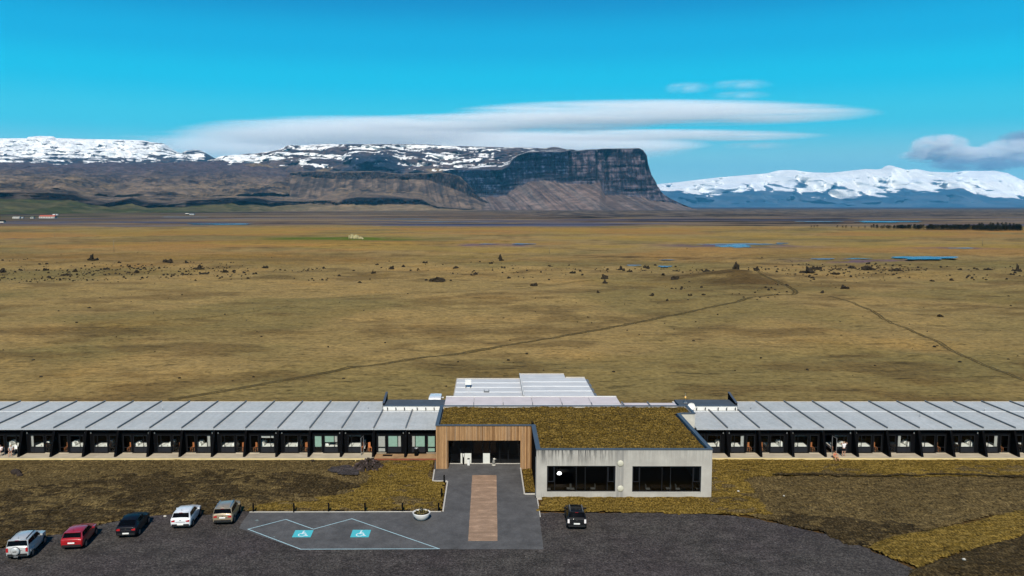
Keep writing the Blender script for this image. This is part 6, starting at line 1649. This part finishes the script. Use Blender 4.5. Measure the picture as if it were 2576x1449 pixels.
    patch('side_window', [(3.06, 4.2), (4.7, 4.25), (4.05, 4.86), (3.06, 4.86)], 'car_glass')
    patch('sill', [(.9, 1.2), (6.2, 1.2), (6.2, 2.0), (.9, 2.0)], 'plastic')
    zl = belt-.14
    def bx(nm, x0, x1, y0, y1, z0, z1, m, par=None): return box(nm, x0, x1, y0, y1, z0, z1, m, par or t)
    w0 = W*.90
    bx('bumper', -w0*.93, w0*.93, -.045, .10, zb+.12, zb+.30, mat if lowplate is None else ('plastic' if kind != 'hatch' or True else mat))
    for s_ in (-1, 1):
        a, b = sorted((s_*w0*.60, s_*(w0*.985)))
        if lamps == 'round':
            l = cyl('tail_light', s_*w0*.82, 0, 0, .03, .12, .10, lamp, t, 14); l.rotation_euler = (math.radians(90), 0, 0); l.location = (0, -.005, zl); 
        elif lamps == 'tall': bx('tail_light', *sorted((s_*w0*.82, s_*w0*1.03)), -.03, .12, zl-.22, zl+.12, lamp)
        else:
            v = [(a, -.03, zl-.09), (b, -.03, zl-.10), (b, .10, zl-.10), (a, .03, zl-.09), (a+(.04 if s_ < 0 else 0), -.03, zl+.03), (b, -.02, zl+.09), (b, .10, zl+.09), (a, .03, zl+.03)]
            if s_ > 0: v[4] = (a, -.03, zl-.01)
            meshobj('tail_light', v, CUBE_F, lamp, t)
    if plate: bx('number_plate', -.27, .27, -.060, -.046, plate_z-.06, plate_z+.06, 'plate')
    if emblem: bx('emblem', -.05, .05, -.02, .0, zl+.0, zl+.07, 'chrome')
    bx('rear_trim', -w0*.5, w0*.5, -.018, -.002, zl-.13, zl-.10, 'chrome' if kind != 'hatch' else 'plastic')
    # wheels
    for yy in (.19*L, .81*L):
        for s_ in (-1, 1):
            a_ = cyl('wheel_arch', 0, 0, 0, .02, wr*1.16, wr*1.16, 'plastic', t, 20); a_.rotation_euler = (0, math.radians(90), 0); a_.location = (s_*W*.992-.01, yy, wr+.02)
            w_ = cyl('wheel', 0, 0, -.11, .11, wr, wr, 'tyre', t, 20); w_.rotation_euler = (0, math.radians(90), 0); w_.location = (s_*(W-.085), yy, wr)
            r_ = cyl('rim', 0, 0, -.115, .115, wr*.62, wr*.62, 'rim', w_, 12)
    for s_ in (-1, 1):
        p = Sf(4.45, 4.1, s_); v = bx('mirror', *sorted((p.x, p.x+s_*.19)), p.y-.06, p.y+.08, p.z-.02, p.z+.12, mat if mat != 'p_tan' else 'p_tan')
    if rails:
        for s_ in (-1, 1):
            pts = [Sf(u, 5.85, s_) for u in (2.05, 2.5, 3.0, 3.5, 3.9)]
            for p, q in zip(pts[:-1], pts[1:]): bx('roof_rail', *sorted((p.x-.02, p.x+.02)), p.y, q.y-.002, p.z+.03, p.z+.075, 'bollard' if mat == 'p_silver' else 'chrome')
    if kind in ('hatch', 'suv'):
        p = Sf(1.97, 7, 1); q = Sf(1.97, 5.4, 1)
        bx('spoiler', -q.x, q.x, p.y-.14, p.y+.1, p.z-.05, p.z-.005, mat); bx('brake_light', -.14, .14, p.y-.146, p.y-.141, p.z-.045, p.z-.02, 'lamp_red')
    cyl('aerial', 0, S[2][0]+.15, S[2][1], S[2][1]+.22, .012, .006, 'plastic', t, 5)
    if spare:
        sp = lathe('spare_wheel_cover', [(.02, .20), (.20, .19), (.31, .16), (.345, .10), (.345, .0)], mat, t, seg=24); sp.rotation_euler = (math.radians(90), 0, 0); sp.location = (-.10, -.02, .86)
        sc_ = lathe('cover_ring', [(.352, .02), (.362, .05), (.352, .09)], 'plastic', sp, seg=24)
        bx('cover_band', -.25, .05, -.222, -.212, .82, .89, 'bollard')
        bx('step', -.2, .12, -.2, -.03, .38, .46, 'metal')
        for s_ in (-1, 1): bx('wheel_flare', *sorted((s_*(W-.01), s_*(W+.05))), .19*L-.45, .19*L+.45, .62, .78, mat)
    return t
def ccar(px, py, deg, *a, **k):
    x, y = P(px, py, .06); 
    return car(a[0], a[1], 'car', (x, y, .058), math.radians(deg), a[2], **k)
ccar(44, 1411, 8, 'parked_car', 'silver off-roader with a round spare wheel cover on its back', 'p_silver', L=4.1, W=.90, roof=1.74, belt=1.12, hood=1.08, kind='suv', zb=.30, wr=.35, rails=True, spare=True, lamps='tall', plate=False, emblem=False)
ccar(180, 1386, 7, 'parked_car', 'bright red hatchback parked between the off-roader and the black car', 'p_red', L=4.1, W=.90, roof=1.52, lamp='lamp_red', plate_z=.70)
ccar(317, 1356, 6, 'parked_car', 'black sedan left of the white hatchback', 'p_black', L=4.3, W=.90, roof=1.50, kind='sedan', lamp='lamp_red', plate_z=.52, belt=1.0)
ccar(454, 1333, 4.5, 'parked_car', 'white hatchback parked between the black and the tan car', 'p_white', L=4.1, W=.90, roof=1.53, plate_z=.52)
ccar(560, 1323.5, 5, 'parked_car', 'tan crossover parked at the left end of the paving', 'p_tan', L=4.15, W=.90, roof=1.64, belt=1.05, hood=1.02, kind='suv', zb=.28, wr=.34, plate_z=.80, rails=True)
ccar(1451, 1335, -2, 'parked_car', 'small black car parked alone before the concrete dining hall', 'p_black2', L=4.15, W=.89, roof=1.62, belt=1.06, hood=1.02, lamps='tall', lamp='lamp_clear', plate_z=.66, roofglass=True, rails=True)
x = XA(1094, 1000, 115.5)
v_ = car('parked_van', 'white van partly hidden behind the left roof housing', 'van', (x, 114.9, -.02), 0, 'p_white', L=4.9, W=.93, roof=1.95, belt=1.12, hood=1.25, kind='van', wr=.33, lamps='tall', plate_z=.7, group=None)
bx_ = [box('rear_door_post', -.04, .04, -.02, .17, 1.0, 1.9, 'p_white', v_)]

# ================================================================== PEOPLE
MT['skin'] = simple('skin', (.42, .24, .165), .6, .3, var=.05); MT['skin_tan'] = simple('tanned_skin', (.45, .22, .12), .55, .3, var=.05)
MT['shirt'] = simple('white_shirt', (.70, .66, .68), .9, .1, var=.05); MT['shirt_grey'] = simple('grey_shirt', (.42, .41, .41), .9, .1); MT['shorts'] = simple('black_shorts', (.01, .01, .012), .9, .1)
MT['hair'] = simple('dark_hair', (.015, .010, .008), .8, .2); MT['hair_blond'] = simple('fair_hair', (.28, .20, .11), .8, .2); MT['coral'] = simple('coral_swimwear', (.65, .12, .09), .8, .1)
def skin(name, pts, edges, mat, par, root=0, sub=2):
    me = bpy.data.meshes.new(name); me.from_pydata([p[:3] for p in pts], edges, []); o = bpy.data.objects.new(name, me); COL.objects.link(o); o.parent = par
    me.materials.append(MT[mat])
    m = o.modifiers.new('skin', 'SKIN'); m.use_smooth_shade = True
    for i, p in enumerate(pts):
        s = me.skin_vertices[0].data[i]; s.radius = (p[3], p[4] if len(p) > 4 else p[3]); s.use_root = (i == root)
    s_ = o.modifiers.new('subd', 'SUBSURF'); s_.levels = s_.render_levels = sub
    return o
def person(loc, rz, label, J, top, bottom, skinmat, hairmat, hair_long=False, swim=False):
    """J: joints pelvis, chest, neck, head, and per side (l, r) shoulder, elbow, wrist, hip, knee, ankle, toe"""
    t = empty('person', loc, rz, label, 'person'); V = Vector
    P_ = {k: V(v) for k, v in J.items()}
    mid = (P_['pelvis']+P_['chest'])/2
    pts = [(*P_['pelvis'], .15, .11), (*mid, .13, .10), (*P_['chest'], .165, .11), (*(P_['neck']-V((0, 0, .03))), .07), (*P_['neck'], .055)]
    e = [(0, 1), (1, 2), (2, 3), (3, 4)]
    def add(chain, start):
        prev = start
        for p in chain:
            pts.append(p); e.append((prev, len(pts)-1)); prev = len(pts)-1
        return prev
    for s in 'lr':
        S, E, Wr, Hd = P_['sh'+s], P_['el'+s], P_['wr'+s], P_['ha'+s]
        add([(*S, .06), (*((S+E)/2), .05), (*E, .042), (*((E+Wr)/2), .04), (*Wr, .028)], 2)
        Hh, K, A, T = P_['hi'+s], P_['kn'+s], P_['an'+s], P_['to'+s]
        add([(*Hh, .10), (*((Hh+K)/2), .085), (*K, .058), (*(K*.6+A*.4), .058), (*A, .036), (*T, .035, .025)], 0)
    skin('body', pts, e, skinmat, t)
    # head with nose, ears, hair
    hd = P_['head']; bm = bmesh.new(); bmesh.ops.create_icosphere(bm, subdivisions=3, radius=1)
    f = V(J.get('face', (0, -1, 0))).normalized()
    for v in bm.verts:
        c = v.co.copy(); k = 1-.22*max(0, -c.z)
        v.co = V((c.x*.078*k, c.y*.095*k, c.z*.118)); d = c.y*-1
        if d > .8 and -.25 < c.z < .15 and abs(c.x) < .25: v.co.y -= .018
    ho = bmobj('head', bm, skinmat, t, True); ho.location = hd; ho.rotation_euler = (0, 0, math.atan2(f.x, -f.y))
    for s in (-1, 1):
        box('ear', s*.078-.008, s*.078+.008, -.015, .02, -.03, .03, skinmat, ho); box('eye', s*.03-.012, s*.03+.012, -.092, -.083, .004, .016, 'hair', ho)
    box('mouth', -.022, .022, -.088, -.080, -.056, -.047, 'coral', ho)
    bm = bmesh.new(); bmesh.ops.create_icosphere(bm, subdivisions=3, radius=1)
    for v in bm.verts:
        c = v.co.copy(); front = max(0, -c.y-.25)
        v.co = V((c.x*.088, c.y*.105+.010, max(c.z, -.25+front*1.2 if not hair_long else -1.0+front*2.2)*(.130 if c.z > 0 else (.17 if hair_long else .12))))
    bmobj('hair', bm, hairmat, ho, True)
    # hands: palm and five fingers
    for s in 'lr':
        Wr, Hd = P_['wr'+s], P_['ha'+s]; d = (Hd-Wr).normalized(); sd = d.cross(V((0, 1, .2))).normalized(); pal = Wr+d*.09
        hp = [(*Wr, .024), (*(Wr+d*.05), .03, .018), (*pal, .03, .016)]; he = [(0, 1), (1, 2)]
        for q in range(4):
            b0 = pal+sd*(q-1.5)*.017; hp += [(*(b0+d*.02), .0085), (*(b0+d*(.055+.008*(1.5-abs(q-1.5)))+V((0, -.004, -.012))), .0075)]; k = len(hp); he += [(2, k-2), (k-2, k-1)]
        hp += [(*(Wr+d*.05+sd*.035), .011), (*(Wr+d*.085+sd*.05), .009)]; k = len(hp); he += [(1, k-2), (k-2, k-1)]
        skin('hand', hp, he, skinmat, t, sub=1)
    if top:
        p = [(*(P_['pelvis']+V((0, 0, .02))), .165, .125), (*mid, .15, .118), (*(P_['chest']+V((0, 0, .02))), .185, .125), (*(P_['neck']-V((0, 0, .06))), .085)]; ee = [(0, 1), (1, 2), (2, 3)]
        for s in 'lr':
            S, E = P_['sh'+s], P_['el'+s]; p += [(*S, .075), (*(S*.5+E*.5), .07)]; k = len(p); ee += [(2, k-2), (k-2, k-1)]
        skin('shirt', p, ee, top, t)
    if bottom:
        p = [(*P_['pelvis'], .17, .13)]; ee = []
        for s in 'lr':
            Hh, K = P_['hi'+s], P_['kn'+s]; p += [(*Hh, .12), (*(Hh*.35+K*.65), .105)]; k = len(p); ee += [(0, k-2), (k-2, k-1)]
        skin('shorts', p, ee, bottom, t)
    if swim:
        c = P_['chest']; skin('bikini_top', [(*(c+V((-.13, -.07, -.02))), .05), (*(c+V((0, -.095, -.03))), .03), (*(c+V((.13, -.07, -.02))), .05)], [(0, 1), (1, 2)], 'coral', t, 1)
        q = P_['pelvis']; skin('bikini_bottom', [(*(q+V((-.12, 0, .0))), .10), (*(q+V((0, -.03, -.01))), .115), (*(q+V((.12, 0, 0))), .10)], [(0, 1), (1, 2)], 'coral', t, 1)
    return t
stand = dict(pelvis=(0, 0, .92), chest=(0, .01, 1.30), neck=(0, 0, 1.50), head=(0, -.02, 1.64), shl=(-.19, 0, 1.42), ell=(-.40, -.05, 1.52), wrl=(-.20, -.14, 1.66), hal=(-.10, -.16, 1.70),
             shr=(.19, 0, 1.42), elr=(.40, -.05, 1.52), wrr=(.20, -.14, 1.66), har=(.10, -.16, 1.70), hil=(-.11, 0, .86), knl=(-.14, -.02, .48), anl=(-.15, .02, .08), tol=(-.17, -.14, .04),
             hir=(.11, 0, .86), knr=(.13, -.02, .48), anr=(.14, .02, .08), tor=(.17, -.14, .04))
ps = P(2121, 1147, ZD)
person((ps[0], ps[1]-.1, ZD), .15, 'person standing on the deck in white T-shirt and black shorts, hands at the head', stand, 'shirt', 'shorts', 'skin', 'hair_blond')
SH = ZD-.02
sit = dict(pelvis=(0, .05, .12), chest=(0, -.04, .46), neck=(0, -.06, .64), head=(.03, -.08, .78), shl=(-.18, -.03, .57), ell=(-.24, -.16, .34), wrl=(-.16, -.36, .22), hal=(-.12, -.44, .18),
           shr=(.18, -.03, .57), elr=(.28, -.12, .34), wrr=(.24, -.32, .20), har=(.22, -.40, .16), hil=(-.10, 0, .10), knl=(-.14, -.46, .14), anl=(-.08, -.56, -.22), tol=(-.08, -.70, -.25),
           hir=(.10, 0, .10), knr=(.24, -.44, .13), anr=(.34, -.62, -.22), tor=(.38, -.76, -.25))
q = P(2099.5, 1152, ZD)
person((q[0], YDF+.12, ZD), .1, 'person in a coral bikini sitting on the deck edge below the open door', sit, None, None, 'skin_tan', 'hair', True, True)
chair_sit = dict(pelvis=(0, .0, .52), chest=(.02, -.04, .88), neck=(.03, -.08, 1.07), head=(.04, -.11, 1.21), shl=(-.18, -.03, 1.0), ell=(-.25, -.16, .76), wrl=(-.12, -.36, .68), hal=(-.06, -.42, .66),
                 shr=(.2, -.03, 1.0), elr=(.26, -.16, .76), wrr=(.14, -.36, .66), har=(.08, -.42, .64), hil=(-.10, 0, .50), knl=(-.13, -.44, .50), anl=(-.13, -.46, .08), tol=(-.14, -.60, .04),
                 hir=(.10, 0, .50), knr=(.14, -.44, .50), anr=(.16, -.44, .08), tor=(.18, -.58, .04))
def deck_chair(x, y, rz, lb):
    t = empty('folding_chair', (x, y, ZD), rz, lb, 'chair', 'two chairs on the deck at the left edge')
    box('seat', -.23, .23, -.22, .22, .38, .42, 'metal', t); box('backrest', -.23, .23, .21, .24, .42, .85, 'metal', t)
    for a in (-.22, .19):
        for b in (-.21, .18): box('leg', a, a+.03, b, b+.03, 0, .38, 'metal', t)
for (px, rz, lb, lb2, tp, ht) in ((4, -.25, 'person in a white shirt sitting half outside the left picture edge', 'chair under the white-shirted person at the left edge', 'shirt', 'hair'), (29, .2, 'person in a grey shirt sitting on the deck near the left edge', 'chair under the grey-shirted person near the left edge', 'shirt_grey', 'hair_blond')):
    q = P(px, 1146, ZD); person((q[0], q[1], ZD), rz, lb, chair_sit, tp, 'shorts', 'skin', ht); deck_chair(q[0], q[1]+.05, rz, lb2)
q = P(37, 1143, ZD)
t = topthing('towel', (q[0], q[1]+.3, ZD), 'white towel hanging over a small rack beside the seated people', 'towel')
for a in (-.18, .16): box('rack_leg', a, a+.02, 0, .02, 0, .95, 'metal', t)
box('rack_bar', -.18, .18, 0, .02, .951, .97, 'metal', t); meshobj('cloth', [(-.15, -.03, .5), (.16, -.04, .55), (.17, -.01, .985), (-.14, -.01, .985), (.16, .05, .6), (-.14, .05, .62)], [(0, 1, 2, 3), (3, 2, 4, 5)], 'linen', t)
